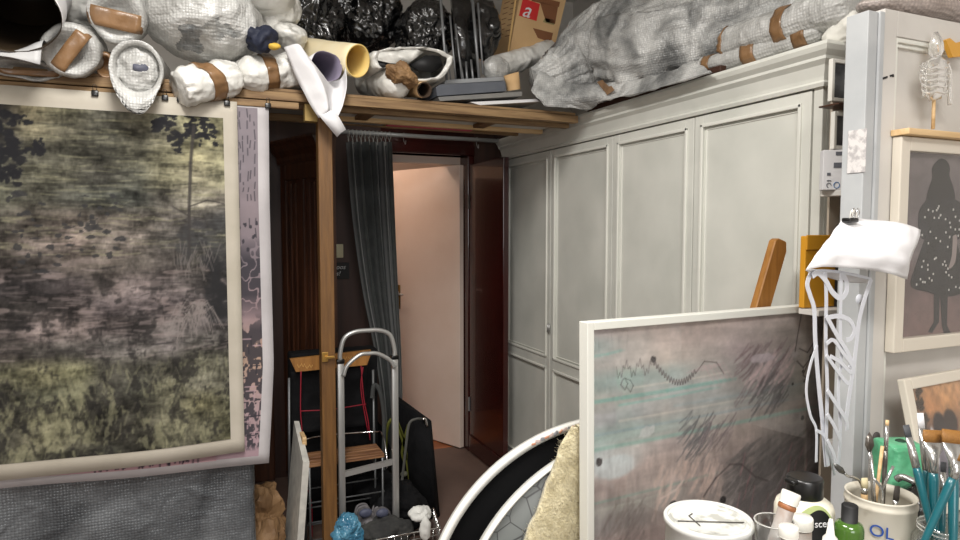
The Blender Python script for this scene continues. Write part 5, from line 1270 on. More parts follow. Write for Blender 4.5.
def flat(nm, pts, d, m, lab=None, sm=True):
    bm = B(); q = [wpt(x, y, d) for x, y in pts]; q = catmull(q+[q[0]], 4)[:-1] if sm else q
    prism(bm, q, (0, 1, 0), .0005); o = put(nm, bm, m, wf, smooth=False); 
    if lab: plabel(o, lab)
    return o
flat('hair', [(936, 162), (941, 158.5), (947, 161), (950, 168), (949.5, 176), (953, 186), (955, 199), (948, 207), (935, 207), (927, 200), (929, 188), (932.5, 178), (932, 169)], .0092, mat('drawn_hair', (26, 24, 28), .7))
flat('legs', [(934, 282), (945, 284), (948, 290), (947, 325), (951, 333), (944, 334), (942, 325), (940, 292), (939, 322), (932, 333), (928, 332), (934, 322)], .0092, mat('drawn_grey', (44, 42, 46), .7), sm=False)
flat('bodice', [(928, 198), (938, 201), (950, 198), (962, 206), (964, 235), (950, 240), (930, 240), (920, 236), (919, 212)], .0097, FD)
flat('skirt', [(926, 236), (952, 236), (962, 262), (965, 290), (945, 297), (928, 292), (911, 286), (917, 262)], .0100, FD)
flat('arm', [(953, 236), (957, 236), (956, 258), (953, 266), (949, 268), (952, 255)], .0104, mat('drawn_skin', (150, 138, 136), .7))
flat('window_reflection_sketch', [(920, 160), (948, 160), (948, 190), (920, 190)], .0088, mat('sketch_grey', (128, 122, 122), .6), sm=False) if False else None
bm = B()
for _ in range(64):
    x = rs2.uniform(915, 960); y = rs2.uniform(204, 290); 
    if y > 236 and not (930-(y-236)*.3 < x < 950+(y-236)*.25): continue
    if y < 236 and not 922 < x < 960: continue
    q = wpt(x, y, .0106); box(bm, q+Vector((-.0022, 0, -.003)), q+Vector((.0022, .0004, .003)), .0008)
put('dress_dots', bm, mat('dot_white', (206, 204, 200), .7), wf)
bm = B(); box(bm, (ix0, YF+.006, iz0), (ix1, YF+.008, iz1)); put('glass_pane', bm, film('frame_glass', rough=.02, gl=.06), wf, smooth=False)
# ================================================================== SHELF BETWEEN THE CUPBOARDS
sh = thing('corner_shelf', 'pale shelf unit in the gap between the long cupboard and the post', 'shelf', (1.95, 1.35, 0))
XS0, XS1, YS0, YS1 = 1.80, 2.36, 1.235, 1.475
for z in (P(822, 189, 'y', 1.4).z-.018, P(804, 311, 'y', 1.4).z-.02, .9, .4):
    bm = B(); box(bm, (1.72 if 1.2 < z < 1.5 else XS0+(.06 if z < 1.2 else 0), 1.40 if 1.2 < z < 1.5 else YS0, z), (XS1-.021, YS1-.002, z+.018), .002); put('shelf_board', bm, PANELW, sh, smooth=False)
bm = B(); box(bm, (XS1-.02, YS0, 0), (XS1, YS1, 2.12), .002); put('side_board', bm, PANELW, sh, smooth=False)
bm = B(); box(bm, (1.845, YS1, 0), (XS1, YS1+.008, 2.12)); put('back_board', bm, mat('shelf_back', (176, 164, 148), .7), sh, smooth=False)
zsh = P(822, 189, 'y', 1.4).z
bx_ = thing('white_box', 'small white box with printed labels on the upper corner shelf', 'box', (1.77, 1.38, zsh))
p0, p1 = P(823.5, 150, 'y', 1.44), P(845, 186, 'y', 1.44)
MR = rotabout((p0.x, 1.44, 0), 'Z', -.62)
bm = B(); box(bm, (p0.x, 1.44, zsh+.0005), (p0.x+.105, 1.475, p0.z), .002, M=MR); put('box_body', bm, PAPER, bx_, smooth=False)
INK = mat('grey_ink', (96, 98, 106), .7)
hb_ = p0.z-zsh
for x0, x1, z0, z1 in ((.035, .07, .86, .95), (.03, .065, .55, .68), (.012, .022, .36, .43), (.055, .07, .38, .45), (.012, .024, .22, .245)):
    bm = B(); box(bm, (p0.x+x0, 1.4385, zsh+hb_*z0), (p0.x+x1, 1.4395, zsh+hb_*z1), M=MR); put('printed_label', bm, INK, bx_, smooth=False)
for x, r in ((.018, .006), (.04, .008)):
    bm = B(); c = Vector((p0.x+x, 1.439, zsh+hb_*.12)); tube(bm, [c+Vector((r*cos(t), 0, r*sin(t)*1.15)) for t in [2*pi*i/20 for i in range(21 if x > .03 else 15)]], .0012, 5); bmesh.ops.transform(bm, matrix=MR, verts=bm.verts); put('printed_ring', bm, mat('blue_ink', (60, 110, 160), .6) if x > .03 else INK, bx_)
for k, (y0, y1, lab) in enumerate(((58, 104, 'small white-framed picture propped at the top of the corner shelf'), (111, 146, 'white-framed picture below the topmost one on the corner shelf'))):
    f = thing('small_picture', lab, 'picture', P(840, y1, 'y', 1.42)); a = P(833+k*2, y0, 'y', 1.42); b = P(860, y1, 'y', 1.42)
    if k == 1: b.z = p0.z+.002
    w_ = .012
    bm = B()
    for u, v in (((a.x, b.z), (a.x+w_, a.z)), ((a.x+w_, a.z-w_), (b.x, a.z)), ((a.x+w_, b.z), (b.x, b.z+w_))): box(bm, (u[0], 1.42, u[1]), (v[0], 1.435, v[1]), .002)
    put('frame', bm, PLASTW, f, smooth=False); bm = B(); box(bm, (a.x+w_, 1.427, b.z+w_), (b.x, 1.433, a.z-w_)); put('picture', bm, mat('grey_photo', (52, 54, 58), .4, c2=(110, 112, 114), nscale=14), f, smooth=False)
bm = B(); box(bm, (P(833, 101, 'y', 1.42).x, 1.40, P(840, 104, 'y', 1.42).z-.006), (2.0, 1.47, P(840, 104, 'y', 1.42).z-.001), .001); put('shelf_board', bm, DARKWOOD, sh, smooth=False)
zo = P(804, 311, 'y', 1.4).z
bm = B(); a = P(806, 236, 'y', 1.45); b = P(828, 236, 'y', 1.45); box(bm, (a.x, 1.45, zo+.0), (b.x+.05, 1.47, a.z), .003); of = tag(put('orange_folder', bm, mat('orange_card', (206, 146, 34), .5), smooth=False), 'orange folder standing on the corner shelf behind the white paper', 'folder')
bm = B(); box(bm, (a.x-.001, 1.444, P(806, 250, 'y', 1.45).z), (b.x+.05, 1.4495, a.z+.003), .002); o = put('flap', bm, MC['orange_card'], of, smooth=False)
xk = P(840, 232, 'y', 1.43).x; bm = B(); box(bm, (xk, 1.41, zo), (xk+.05, 1.444, P(842, 224, 'y', 1.43).z), .003); tag(put('black_book', bm, BLACKM, smooth=False), 'black book standing right of the orange folder', 'book')
# ================================================================== WHITE PAPER AND CUT-OUT LACE CLIPPED TO THE POST
cl = thing('cut_paper', 'white paper sheet clipped to the post with a hanging cut-out lace strip', 'paper', P(850, 217, 'y', 1.10))
def q(x, y, Y=1.10): return P(x, y, 'y', Y)
rows = [[q(843, 219, 1.12), q(852, 218, 1.12), q(868, 219.5, 1.10), q(886, 221, 1.06), q(904, 223.5, 1.04), q(923, 230, 1.03)],
        [q(832, 234, 1.09), q(846, 234, 1.08), q(862, 235, 1.06), q(884, 237, 1.03), q(902, 239, 1.01), q(919, 244, 1.01)],
        [q(820, 252, 1.06), q(836, 250, 1.05), q(856, 252, 1.03), q(880, 254, 1.01), q(900, 257, .995), q(914, 262, 1.0)],
        [q(808, 270, 1.06), q(824, 267, 1.05), q(848, 268, 1.04), q(876, 271, 1.02), q(894, 275, 1.01), q(910, 279.5, 1.02)]]
bm = B(); grid(bm, fine(rows)); bmesh.ops.reverse_faces(bm, faces=bm.faces); o = put('sheet', bm, PAPER, cl); thicken(o, .0012)
rows = [[q(808, 270, 1.062), q(830, 270, 1.10), q(850, 273, 1.11), q(872, 279, 1.08)], [q(808, 271, 1.063), q(825, 276, 1.12), q(845, 282, 1.13), q(868, 283, 1.10)]]
bm = B(); grid(bm, fine(rows)); o = put('curled_edge', bm, PAPER, cl); thicken(o, .0012)
LACE = mat('lace_paper', (208, 210, 217), .6)
Yl = 1.085
for kk, (pts, w) in enumerate((
    ([(808, 270.5), (830, 271), (850, 274), (871, 279)], .007),
    ([(811, 272), (807, 284), (810, 296), (814, 310), (815, 340), (818, 380), (822, 420), (826, 466)], .012),
    ([(817, 345), (810, 365), (806, 390), (810, 415), (816, 430), (816, 462)], .007),
    ([(816, 430), (824, 436), (830, 455), (834, 475)], .008),
    ([(825, 272), (826, 300), (825.5, 340), (827, 390), (826, 440), (828, 466)], .010),
    ([(812, 276), (818, 273), (825, 280), (832, 292), (840, 298), (846, 292), (846, 281), (841, 274)], .013),
    ([(841, 273), (840.5, 300), (840, 330), (841, 360), (838, 390), (840, 430), (838, 470)], .009),
    ([(871, 279), (864, 300), (859, 320), (856, 345), (853, 370), (849, 395), (846, 420)], .012),
    ([(826, 318), (838, 316), (849, 320), (854, 330), (851, 338), (846, 340)], .011),
    ([(826, 316), (836, 334), (846, 350), (851, 362), (849, 368)], .011),
    ([(826, 344), (833, 340), (842, 352), (852, 366), (850, 372), (840, 362), (830, 356)], .009),
    ([(826, 355), (838, 372), (846, 382), (850, 383)], .009),
    ([(827, 390), (836, 404), (846, 420), (847, 430)], .010),
    ([(827, 414), (834, 426), (840, 440)], .009), ([(827, 440), (834, 456), (836, 470)], .009))):
    bm = B(); ribbon(bm, [q(x, y, Yl-.0017*kk) for x, y in pts], w, t=.0015); put('lace_strand', bm, LACE, cl, smooth=False)
bm = B(); c = q(859, 299, Yl); lathe(bm, [(0, 0), (.012, 0), (.012, .0015), (0, .0015)], (0, 0, 0), 20, M=Matrix.Translation(c) @ Matrix.Rotation(pi/2, 4, 'X')); put('lace_dot', bm, LACE, cl)
bc_ = thing('binder_clip', 'black binder clip with wire arms holding the white paper on the post', 'clip', q(849, 219, 1.10))
bm = B(); c = q(849.5, 219.5, 1.105); box(bm, c+Vector((-.016, -.014, -.007)), c+Vector((.016, .010, .004)), .003); put('clip_body', bm, BLACKPL, bc_)
for dx in (-.010, .004):
    bm = B(); b_ = c+Vector((dx, -.012, .003)); tube(bm, [b_, b_+Vector((-.003, -.003, .012)), b_+Vector((.004, -.004, .024)), b_+Vector((.010, -.003, .012)), b_+Vector((.007, 0, 0))], .0012, 6, sm=4); put('wire_arm', bm, CHROME, bc_)
bm = B(); b_ = c+Vector((.01, .004, 0)); tube(bm, [b_, b_+Vector((.004, 0, .02)), b_+Vector((.016, 0, .015)), b_+Vector((.02, .004, -.01))], .004, 8, sm=5); plabel(put('white_hook', bm, PLASTW, bc_), 'white plastic hook')
# ================================================================== TABLE AND ART MATERIALS
ZB = .88
tb = thing('work_table', 'work table below the paint cans and brushes', 'table', (1.2, .8, 0))
bm = B(); box(bm, (.70, .45, ZB-.03), (1.95, 1.035, ZB), .004); put('table_top', bm, mat('table_grey', (120, 116, 110), .6, c2=(140, 136, 130), nscale=8), tb, smooth=False)
for x in (.76, 1.85):
    for y in (.50, .97):
        bm = B(); box(bm, (x, y, 0), (x+.04, y+.04, ZB-.03), .004); put('leg', bm, WOODX, tb, smooth=False)
def at(px, d):     # table spot at distance d along the column px
    t = (px-480)/650; return Vector((d*(sin(YAW)+t*cos(YAW)), d*(cos(YAW)-t*sin(YAW)), ZB))
def zat(py, d): return 1.6-d*math.tan(math.atan((py-270)/650)+PIT)
# big white paint can
d = 1.20; c = at(714, d); R0_ = .0815; top = zat(517, d)
pc_ = thing('paint_can', 'round white paint can with dirty closed lid in front of the framed painting', 'paint can', c)
CANW = mat('can_white', (196, 197, 194), .4, c2=(214, 214, 210), nscale=9, contrast=(.4, .55))
h = top-ZB
bm = B(); lathe(bm, [(0, 0), (R0_-.004, 0), (R0_-.001, .004), (R0_-.004, .008), (R0_-.004, h-.014), (R0_, h-.010), (R0_, h-.003), (R0_-.002, h), (R0_-.007, h), (R0_-.008, h-.005)], c, 64); put('can_body', bm, CANW, pc_)
LID = mat('lid_smeared', (168, 168, 162), .35, c2=(216, 216, 210), nscale=26, contrast=(.4, .5), coat=.3)
bm = B(); lathe(bm, [(R0_-.008, h-.005), (R0_-.013, h-.001), (R0_-.016, h-.006), (R0_-.020, h-.008), (0, h-.008)], c, 64); ld = put('lid', bm, LID, pc_)
bm = B(); zz = c.z+h-.0065; tube(bm, [c+Vector((-.055, .02, h-.006)), c+Vector((.055, -.035, h-.006))], .0012, 5); tube(bm, [c+Vector((-.03, -.012, h-.006)), c+Vector((-.02, .03, h-.006)), c+Vector((-.008, .034, h-.006))], .0011, 5)
plabel(put('pen_line', bm, mat('pen_dark', (70, 66, 62), .6), ld), 'dark line drawn across the lid')
# big bottle with flip cap and green label
d = 1.30; c = at(812, d); Rb = .0565
bt = thing('paint_bottle', 'large cream-white paint bottle with black flip cap and green label', 'bottle', c)
ht_ = zat(476, d)-ZB; hs = zat(497, d)-ZB
BW = mat('bottle_cream', (232, 226, 208), .35)
bm = B(); lathe(bm, [(0, 0), (Rb-.004, 0), (Rb, .005), (Rb, hs-.022), (Rb-.004, hs-.010), (Rb-.014, hs-.002), (.034, hs+.003), (.031, hs+.006), (0, hs+.006)], c, 48); put('bottle_body', bm, BW, bt)
bm = B(); lathe(bm, [(0, hs+.004), (.0345, hs+.004), (.035, hs+.006), (.035, ht_-.006), (.033, ht_-.001), (.028, ht_+.0), (0, ht_-.002)], c, 40); box(bm, c+Vector((-.045, -.012, ht_-.010)), c+Vector((-.022, .012, ht_-.001)), .003)
put('flip_cap', bm, BLACKPL, bt)
def wraplabel(nm, c, R, a0, a1, z0f, z1f, m, parent, n=16):
    bm = B(); rows = []
    for i in range(2):
        rows.append([]) 
    V = []
    for j in range(n+1):
        u = j/n; a = a0+(a1-a0)*u; V.append((bm.verts.new(c+Vector((R*cos(a), R*sin(a), z0f(u)))), bm.verts.new(c+Vector((R*cos(a), R*sin(a), z1f(u))))))
    for p_, q_ in zip(V, V[1:]): bm.faces.new((p_[0], q_[0], q_[1], p_[1]))
    return put(nm, bm, m, parent)
va = atan2(-c.y, -c.x)     # direction to the viewer
zl1 = zat(507, d-.05)-ZB
wraplabel('label_border', c, Rb+.0008, va-.15, va+1.1, lambda u: .02, lambda u: zl1-.028+.034*sin(pi*min(1, u*.9+.1)), mat('label_green', (190, 204, 140), .5), bt)
lb = wraplabel('black_label', c, Rb+.0014, va+.02, va+1.1, lambda u: .03+.0*u, lambda u: zl1-.045+.042*sin(pi*min(1, u*.8+.15)), BLACKM, bt)
s_ = c+Vector((cos(va+.34)*(Rb+.002), sin(va+.34)*(Rb+.002), zat(525, d-.05)-ZB)); rd_ = Vector((-sin(va+.6), cos(va+.6), 0))
text('lettering', 'scena', .020, s_+rd_*0-Vector((cos(va), sin(va), 0))*-.004, basis(rd_, (0, 0, 1)), lb, PAPER, ext=.0005)
# clear cup
d = 1.13; c = at(782, d); 
cp_ = thing('clear_cup', 'clear plastic cup holding small paint tubes', 'cup', c); hc = zat(521, d)-ZB
CUPM = film('clear_cup_plastic', (.96, .96, .96), .08, .14)
bm = B(); lathe(bm, [(0, .002), (.024, .002), (.033, hc), (.0315, hc), (.023, .004), (0, .004)], c, 40); put('cup_wall', bm, CUPM, cp_)
bm = B(); tube(bm, [c+Vector((.033*cos(t), .033*sin(t), hc)) for t in [2*pi*i/40 for i in range(41)]], .0014, 6); plabel(put('rim', bm, mat('cup_rim', (214, 214, 210), .2, trans=.5), cp_), 'rolled cup rim')
def vial(lab, a, b, r, capr, capl, body, band=None, nm='small_bottle', seed=0):
    a = Vector(a); b = Vector(b); ax = (b-a).normalized(); L = (b-a).length; M = Matrix.Translation(a) @ ax.to_track_quat('Z', 'Y').to_matrix().to_4x4()
    t = thing(nm, lab, 'bottle', a)
    bm = B(); lathe(bm, [(0, 0), (r*.95, 0), (r, .003), (r, L-capl-.006), (r*.8, L-capl), (0, L-capl)], (0, 0, 0), 24, M=M); put('bottle_body', bm, body, t)
    bm = B(); lathe(bm, [(0, L-capl), (capr*.96, L-capl), (capr, L-capl+.002), (capr, L-.003), (capr*.92, L), (0, L)], (0, 0, 0), 24, M=M); put('cap', bm, PLASTW, t)
    if band: bm = B(); lathe(bm, [(r+.0004, L-capl-.010), (r+.0015, L-capl-.008), (r+.0015, L-capl-.003), (r+.0004, L-capl-.001)], (0, 0, 0), 24, M=M); plabel(put('band', bm, band, t), 'brown band')
    return t
def pt(px, py, d): v = at(px, d); v.z = zat(py, d); return v
SMK = mat('milky_plastic', (200, 198, 194), .3, c2=(176, 160, 150), nscale=30, trans=.2)
vial('tilted small bottle with white cap and brown band leaning out of the clear cup', pt(781, 552, 1.125)+Vector((-.004, 0, -.01)), pt(799, 492, 1.14), .014, .0165, .022, SMK, mat('brown_band', (150, 96, 60), .4))
vial('small upright bottle with white cap in front of the clear cup', Vector((*at(797, 1.055).xy, ZB)), Vector((*at(797, 1.055).xy, zat(526, 1.055))), .013, .0155, .018, SMK)
vial('short bottle with wide white cap between the cup and the large bottle', Vector((*at(813, 1.20).xy, ZB)), pt(811, 517, 1.19), .016, .0185, .022, SMK)
# nozzle bottle
d = 1.10; c = at(840, d); nb = thing('glue_bottle', 'white bottle with pointed nozzle tip in front of the green bottle', 'bottle', c); hn = zat(519, d)-ZB
bm = B(); lathe(bm, [(0, 0), (.022, 0), (.023, .004), (.023, hn-.06), (.018, hn-.046), (.011, hn-.042), (0, hn-.042)], c, 32); put('bottle_body', bm, BW, nb)
bm = B(); lathe(bm, [(0, hn-.043), (.0125, hn-.043), (.012, hn-.034), (.007, hn-.028), (.003, hn), (0, hn)], c, 24); put('nozzle', bm, PLASTW, nb)
# green bottle
d = 1.22; c = at(859, d); gb = thing('green_bottle', 'small green bottle with black screw cap in front of the paint tin', 'bottle', c); hg = zat(504.5, d)-ZB; hk = zat(521, d)-ZB
GRN = mat('green_bottle_glass', (58, 92, 30), .15, c2=(72, 108, 40), nscale=6, coat=.6)
bm = B(); lathe(bm, [(0, 0), (.024, 0), (.026, .003), (.026, hk-.014), (.023, hk-.004), (.014, hk), (0, hk)], c, 36); put('bottle_body', bm, GRN, gb)
bm = B(); lathe(bm, [(0, hk-.002), (.0145, hk-.002), (.0145, hg-.002), (.013, hg), (0, hg)], c, 30); put('screw_cap', bm, BLACKM, gb)
# tin with brushes
d = 1.36; c = at(890, d); Rt = .067; tn = thing('brush_tin', 'dirty white paint tin with blue letters holding brushes and palette knives', 'tin', c); hh = zat(493, d)-ZB
TIN = mat('tin_white', (158, 148, 130), .4, c2=(206, 200, 186), nscale=16, contrast=(.28, .45))
bm = B(); lathe(bm, [(0, 0), (Rt, 0), (Rt+.001, .004), (Rt, .008), (Rt, hh-.022), (Rt+.002, hh-.019), (Rt+.002, hh-.014), (Rt, hh-.011), (Rt, hh-.003), (Rt+.0015, hh), (Rt-.002, hh+.001), (Rt-.004, hh-.002), (Rt-.008, hh-.006), (Rt-.009, hh-.014), (Rt-.004, hh-.02), (Rt-.004, .004), (0, .004)], c, 64); put('tin_body', bm, TIN, tn)
va = atan2(-c.y, -c.x)
s_ = at(871, 1.30); s_ = c+Vector((cos(va-.27)*(Rt+.0008), sin(va-.27)*(Rt+.0008), 0)); s_.z = zat(538, 1.295); rd_ = Vector((-sin(va-.1), cos(va-.1), 0))
text('blue_letters', 'OL', .034, s_-Vector((cos(va), sin(va), 0))*-.004, basis(rd_, (0, 0, 1)), tn, mat('letter_blue', (34, 74, 150), .5), ext=.0006)
FER = mat('ferrule_steel', (196, 196, 194), .25, .9); TEAL = mat('teal_handle', (14, 92, 102), .3, coat=.5); BR = mat('amber_bristle', (118, 78, 32), .6, c2=(156, 110, 52), nscale=40, stretch=(30, 30, 1)); DARKB = mat('dark_bristle', (70, 72, 76), .6)
def brush(lab, a, b, hr, fl, bl, bw, handle, bris, flatd=(1, 0, 0), grp=None, fr_=None, nm='brush', taper=.25):
    """a = handle end, b = bristle tip, hr handle radius, fl ferrule length, bl bristle length, bw bristle half width"""
    a = Vector(a); b = Vector(b); ax = (b-a).normalized(); L = (b-a).length; t = thing(nm, lab, 'brush', a, grp); fd = Vector(flatd)
    def at_(s): return a+ax*s
    h1 = L-bl-fl
    bm = B(); sweep(bm, [at_(0), at_(.01), at_(h1*.5), at_(h1*.9), at_(h1)], [hr*.5, hr*.7, hr*1.0, hr*1.15, hr*.95], 12); put('handle', bm, handle, t)
    upv = fd.cross(ax)
    bm = B(); sweep(bm, [at_(h1-.004), at_(h1+fl*.4), at_(h1+fl)], [(hr*1.05, hr*1.05), (hr*1.1, hr*1.0), (bw, max(.0028, bw*taper))], 16, upv=upv); put('ferrule', bm, fr_ or FER, t)
    bm = B(); sweep(bm, [at_(h1+fl-.002), at_(h1+fl+bl*.5), at_(L)], [(bw*.95, max(.0025, bw*taper)), (bw*1.02, max(.0025, bw*taper*.9)), (bw*.98, .0012)], 16, upv=upv); put('bristles', bm, bris, t)
    return t
RIGHTV = rt
def tool_knife(lab, pts, ends, r=.003, blade=None):
    t = thing('palette_knife', lab, 'palette knife', pts[0]); bm = B(); tube(bm, pts, r, 8, sm=4); put('shaft', bm, FER, t)
    bm = B(); e0, e1, w = ends; e0 = Vector(e0); e1 = Vector(e1); ax = (e1-e0).normalized(); s_ = ax.cross(fw).normalized(); P_ = [e0-s_*w*.3, e0.lerp(e1, .35)-s_*w, e0.lerp(e1, .7)-s_*w*.8, e1, e0.lerp(e1, .7)+s_*w*.8, e0.lerp(e1, .35)+s_*w, e0+s_*w*.3]
    prism(bm, P_, -fw, .0012); put('blade', bm, blade or mat('blade_grey', (112, 112, 110), .3, .8), t)
tool_knife('thin palette knife pointing up left out of the brush tin', [pt(880, 515, 1.36), pt(872, 489, 1.36), pt(866, 479, 1.35), pt(856, 476, 1.34), pt(852, 473, 1.335)], (pt(853, 474, 1.335), pt(840, 463, 1.325), .0065))
tool_knife('round-bladed palette knife in the left of the brush tin', [pt(884, 520, 1.38), pt(880, 480, 1.39), pt(877, 452, 1.40)], (pt(877, 452, 1.40), pt(876, 432, 1.405), .010), blade=mat('blade_round', (128, 122, 116), .3, .8))
stick = lambda lab, a, b, r, m, nm='stick': tag(put(nm, (lambda bm_: (tube(bm_, [a, b], r, 10), bm_)[1])(B()), m), lab, 'stick')
stick('pale wooden stick leaning in the brush tin', pt(884, 515, 1.34), pt(890, 446, 1.37), .0035, WOODLIGHT)
stick('thin steel rod standing right of the pale stick in the tin', pt(886, 512, 1.32), pt(879, 455, 1.35), .0024, FER, 'steel_rod')
# forked steel wire
bm = B(); f0 = pt(892, 510, 1.315); f1 = pt(891, 490, 1.31); tube(bm, [f0, f1, pt(882, 478, 1.31)], .003, 8, sm=4); tube(bm, [f1, pt(902, 466, 1.31)], .003, 8); tag(put('forked_wire', bm, FER), 'forked steel wire tool at the front of the brush tin', 'tool')
brush('brush with paint-stained steel shaft and pale tip standing tall in the tin', Vector((c.x+.005, c.y, ZB+.01)), pt(894, 420, 1.39), .0042, .05, .012, .004, mat('grimy_steel', (96, 92, 88), .35, .8, c2=(150, 146, 140), nscale=30), WOODLIGHT, rt)
brush('stubby cream brush tip just above the tin rim', pt(874, 520, 1.35), pt(873, 478, 1.34), .006, .01, .022, .007, WOODLIGHT, mat('cream_bristle', (198, 186, 150), .8), rt, taper=.8)
brush('brush with dark worn bristles at the right of the tin', pt(903, 540, 1.32), pt(907, 486, 1.325), .004, .02, .03, .006, BLACKM, mat('worn_dark', (60, 54, 50), .8), rt, taper=.8)
# green block behind
gk = thing('green_block', 'green plastic-wrapped block standing behind the brush tin', 'block', at(900, 1.51)); d = 1.51; c = at(908, d)
zt_ = zat(441, d)
bm = B(); M = Matrix.Translation(c) @ Matrix.Rotation(-.35, 4, 'Z'); box(bm, (-.045, -.04, 0), (.045, .04, zt_-ZB), .012, M=M)
bmesh.ops.subdivide_edges(bm, edges=bm.edges[:], cuts=6, use_grid_fill=True)
dd_ = crumple(.008, 22, 5)
for v in bm.verts:
    n_ = (v.co-Vector((c.x, c.y, v.co.z))); 
    if n_.length > 0: v.co += n_.normalized()*dd_(v.co, 0, 0)*.6
put('block_body', bm, mat('green_wrap', (70, 150, 108), .35, c2=(110, 188, 146), nscale=14, bump=.5, bscale=20, bdist=.02, coat=.2, ridge=8, rdist=.02), gk)
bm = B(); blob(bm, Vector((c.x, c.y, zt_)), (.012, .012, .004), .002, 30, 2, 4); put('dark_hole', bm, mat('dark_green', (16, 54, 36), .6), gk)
# jar with teal brushes
d = 1.25; c = at(957, d); jr = thing('brush_jar', 'clear glass jar holding teal-handled brushes at the bottom right corner', 'jar', c); hj = zat(524, d)-ZB
bm = B(); JG = film('jar_glass', (.92, .95, .94), .03, .16)
lathe(bm, [(0, 0), (.05, 0), (.055, .006), (.055, hj-.035), (.046, hj-.02), (.044, hj-.016), (.0455, hj-.012), (.044, hj-.008), (.0455, hj-.004), (.044, hj), (.041, hj), (.041, hj-.02), (.051, hj-.038), (.051, .008), (0, .008)], c, 48); put('jar_glass', bm, JG, jr)
bm = B(); 
for z in (hj-.004, hj-.012): tube(bm, [c+Vector((.0455*cos(t), .0455*sin(t), z)) for t in [2*pi*i/48 for i in range(49)]], .0016, 6)
put('screw_thread', bm, mat('thread_glass', (190, 194, 192), .1, trans=.7), jr)
def jb(lab, px0, py0, px1, py1, d0, d1, hr, fl, bl, bw, bris, handle=None):
    foot_ = Vector((c.x, c.y, ZB+.012)).lerp(pt(px0, py0, d0), .0)
    A_ = pt(px0, py0, d0); Bp = pt(px1, py1, d1); ax = (Bp-A_).normalized(); s = (A_.z-(ZB+.02))/ax.z; a0_ = A_-ax*min(s, .10)
    brush(lab, a0_, Bp, hr, fl, bl, bw, handle or TEAL, bris, rt)
jb('wide flat brush with amber bristles and teal handle, middle of the jar', 945, 515, 941, 430, 1.25, 1.27, .0085, .055, .024, .021, BR)
jb('wide flat amber brush cut by the right edge of the photo', 966, 530, 962, 430, 1.21, 1.25, .008, .06, .026, .024, BR)
jb('pointed grey brush leaning left out of the jar', 935, 500, 913, 425, 1.25, 1.28, .007, .055, .024, .007, DARKB)
jb('brush with white tip and bare steel ferrule leaning left in the jar', 941, 510, 927, 413, 1.28, 1.31, .006, .08, .03, .007, PAPER)
jb('teal-handled brush leaning far right in front of the others in the jar', 944, 524, 974, 452, 1.20, 1.20, .007, .03, .02, .007, BR)
jb('slim teal-handled brush at the right side of the jar', 954, 515, 953, 462, 1.27, 1.29, .006, .04, .02, .006, DARKB)
# dark jar / tube behind tin
bm = B(); q_ = at(925, 1.42); blob(bm, q_+Vector((0, 0, .075)), (.05, .04, .075), .012, 14, 4, 66); 
for v in bm.verts: v.co.z = max(v.co.z, ZB)
tag(put('black_bag', bm, BLACKBAG), 'small crumpled black bag between the paint tin and the glass jar', 'bag')
bm = B(); tube(bm, [pt(906, 479, 1.44), pt(912, 477, 1.43), pt(925, 482, 1.42)], .008, 10, sm=4); tag(put('steel_tube', bm, FER), 'short steel tube lying on the small black bag', 'tube')
# framed photo leaning on the panel
Yp0 = 1.0; w_ = .028
f = thing('framed_photo', 'pale-framed photo of two dark heads leaning behind the brushes', 'picture', (1.78, 1.02, ZB))
tl = P(904, 380, 'y', 1.075); zb0 = ZB+.0; Hh = tl.z-zb0; Wf = .26
ang = -.02; uxv = Vector((cos(.0), 0.0, .03)).normalized(); uzv = Vector((-.06, .20, 1)).normalized(); 
O2 = tl-uzv*(Hh/uzv.z); uyv = uzv.cross(uxv).normalized(); Lh = Hh/uzv.z
O2.z = ZB+.001; MP = Matrix.Translation(O2) @ Matrix((uxv, uyv, uzv)).transposed().to_4x4()
for a, b in (((0, 0, 0), (w_, .02, Lh)), ((Wf-w_, 0, 0), (Wf, .02, Lh)), ((w_, 0, Lh-w_), (Wf-w_, .02, Lh)), ((w_, 0, 0), (Wf-w_, .02, w_))):
    bm = B(); box(bm, a, b, .003, M=MP); put('frame_side', bm, FRM, f, smooth=False)
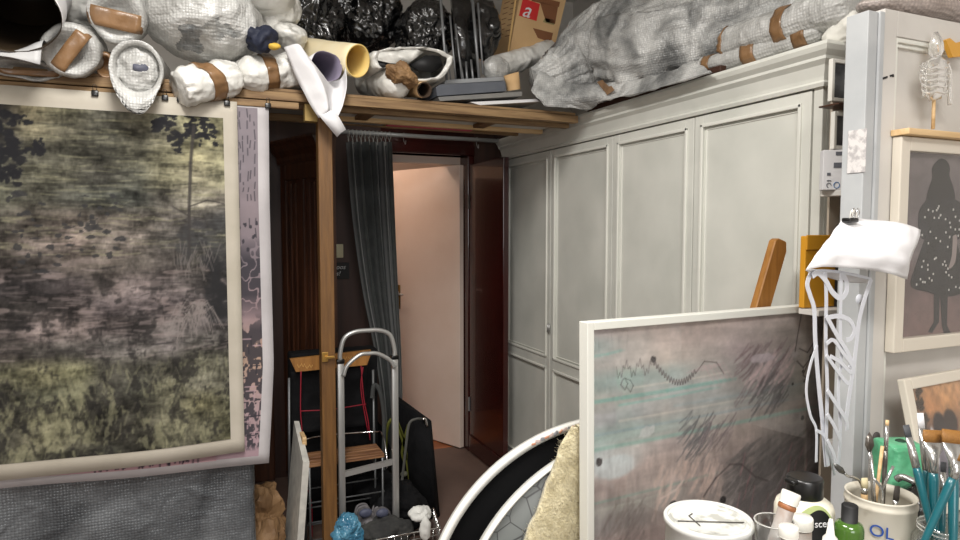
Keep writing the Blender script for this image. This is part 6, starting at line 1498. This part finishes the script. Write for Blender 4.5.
def photo(W=70, H=80):
    img = lowres([[(150,120,96),(186,140,100),(196,150,108),(190,148,110)], [(130,100,80),(190,136,92),(196,146,100),(186,140,104)], [(70,60,60),(110,84,72),(130,98,80),(150,120,96)], [(90,84,92),(120,116,126),(130,124,134),(120,112,116)], [(70,64,74),(90,86,100),(100,96,110),(96,90,96)], [(60,56,66),(70,66,80),(74,70,84),(70,66,76)]], H, W)
    img *= 1+.5*(fbm(H, W, 14, 12, rs2)-.5)[:, :, None]
    leaves(img, .02, .22, .02, .5, 26, .05, (60, 48, 40)); dab(img, .42, .36, .13, .13, (54, 44, 44), rs2, 1, .1, 3); dab(img, .64, .35, .15, .13, (58, 46, 44), rs2, 1, .1, 3); dab(img, .26, .52, .06, .18, (214, 214, 218), rs2, 1, .1, 3)
    return img
artmesh('photo', photo(), lambda u, v: MP @ Vector((w_-.002+u*(Wf-2*w_+.004), .009, Lh-w_+.002-v*(Lh-2*w_+.004))), vcmat('photo_print', .4), f)
bm = B(); box(bm, (w_, .004, w_), (Wf-w_, .0055, Lh-w_), M=MP); put('glass_pane', bm, MC.get('x') or film('photo_glass', rough=.02, gl=.05), f, smooth=False)
# ================================================================== LIGHT
def area(name, loc, size, energy, col, tgt=None, sy=None, rot=None):
    l = bpy.data.lights.new(name, 'AREA'); l.energy = energy; l.color = col; l.size = size
    if sy: l.shape = 'RECTANGLE'; l.size_y = sy
    o = bpy.data.objects.new(name, l); COL.objects.link(o); o.location = loc
    if tgt: o.rotation_euler = (Vector(tgt)-Vector(loc)).to_track_quat('-Z', 'Y').to_euler()
    return o
area('ceiling_lamp_light', (.0, 1.25, 3.2), .5, 62, (1, .97, .92), (.0, 1.3, 0), 1.1)
area('ceiling_lamp_light_front', (.1, -.7, 3.2), .6, 80, (1, .97, .93), (.3, -.9, 0), 1.2)
area('front_fill_light', (-.4, -2.15, 1.9), 1.8, 30, (.96, .98, 1), (-.4, 0, 1.8), 1.2)  # unseen soft fill added at the front wall to brighten the loft underside
l = bpy.data.lights.new('corridor_lamp', 'POINT'); l.energy = 13; l.color = (1, .80, .64); l.shadow_soft_size = .06
o = bpy.data.objects.new('corridor_lamp', l); COL.objects.link(o); o.location = (.78, 4.9, 2.55)
w = bpy.data.worlds.new('world'); w.use_nodes = True; SC.world = w
w.node_tree.nodes['Background'].inputs[0].default_value = (.5, .5, .5, 1); w.node_tree.nodes['Background'].inputs[1].default_value = .05
SC.view_settings.view_transform = 'Standard'; SC.view_settings.look = 'None'; SC.view_settings.gamma = 1; SC.view_settings.exposure = 0.2
SC.view_settings.use_curve_mapping = False
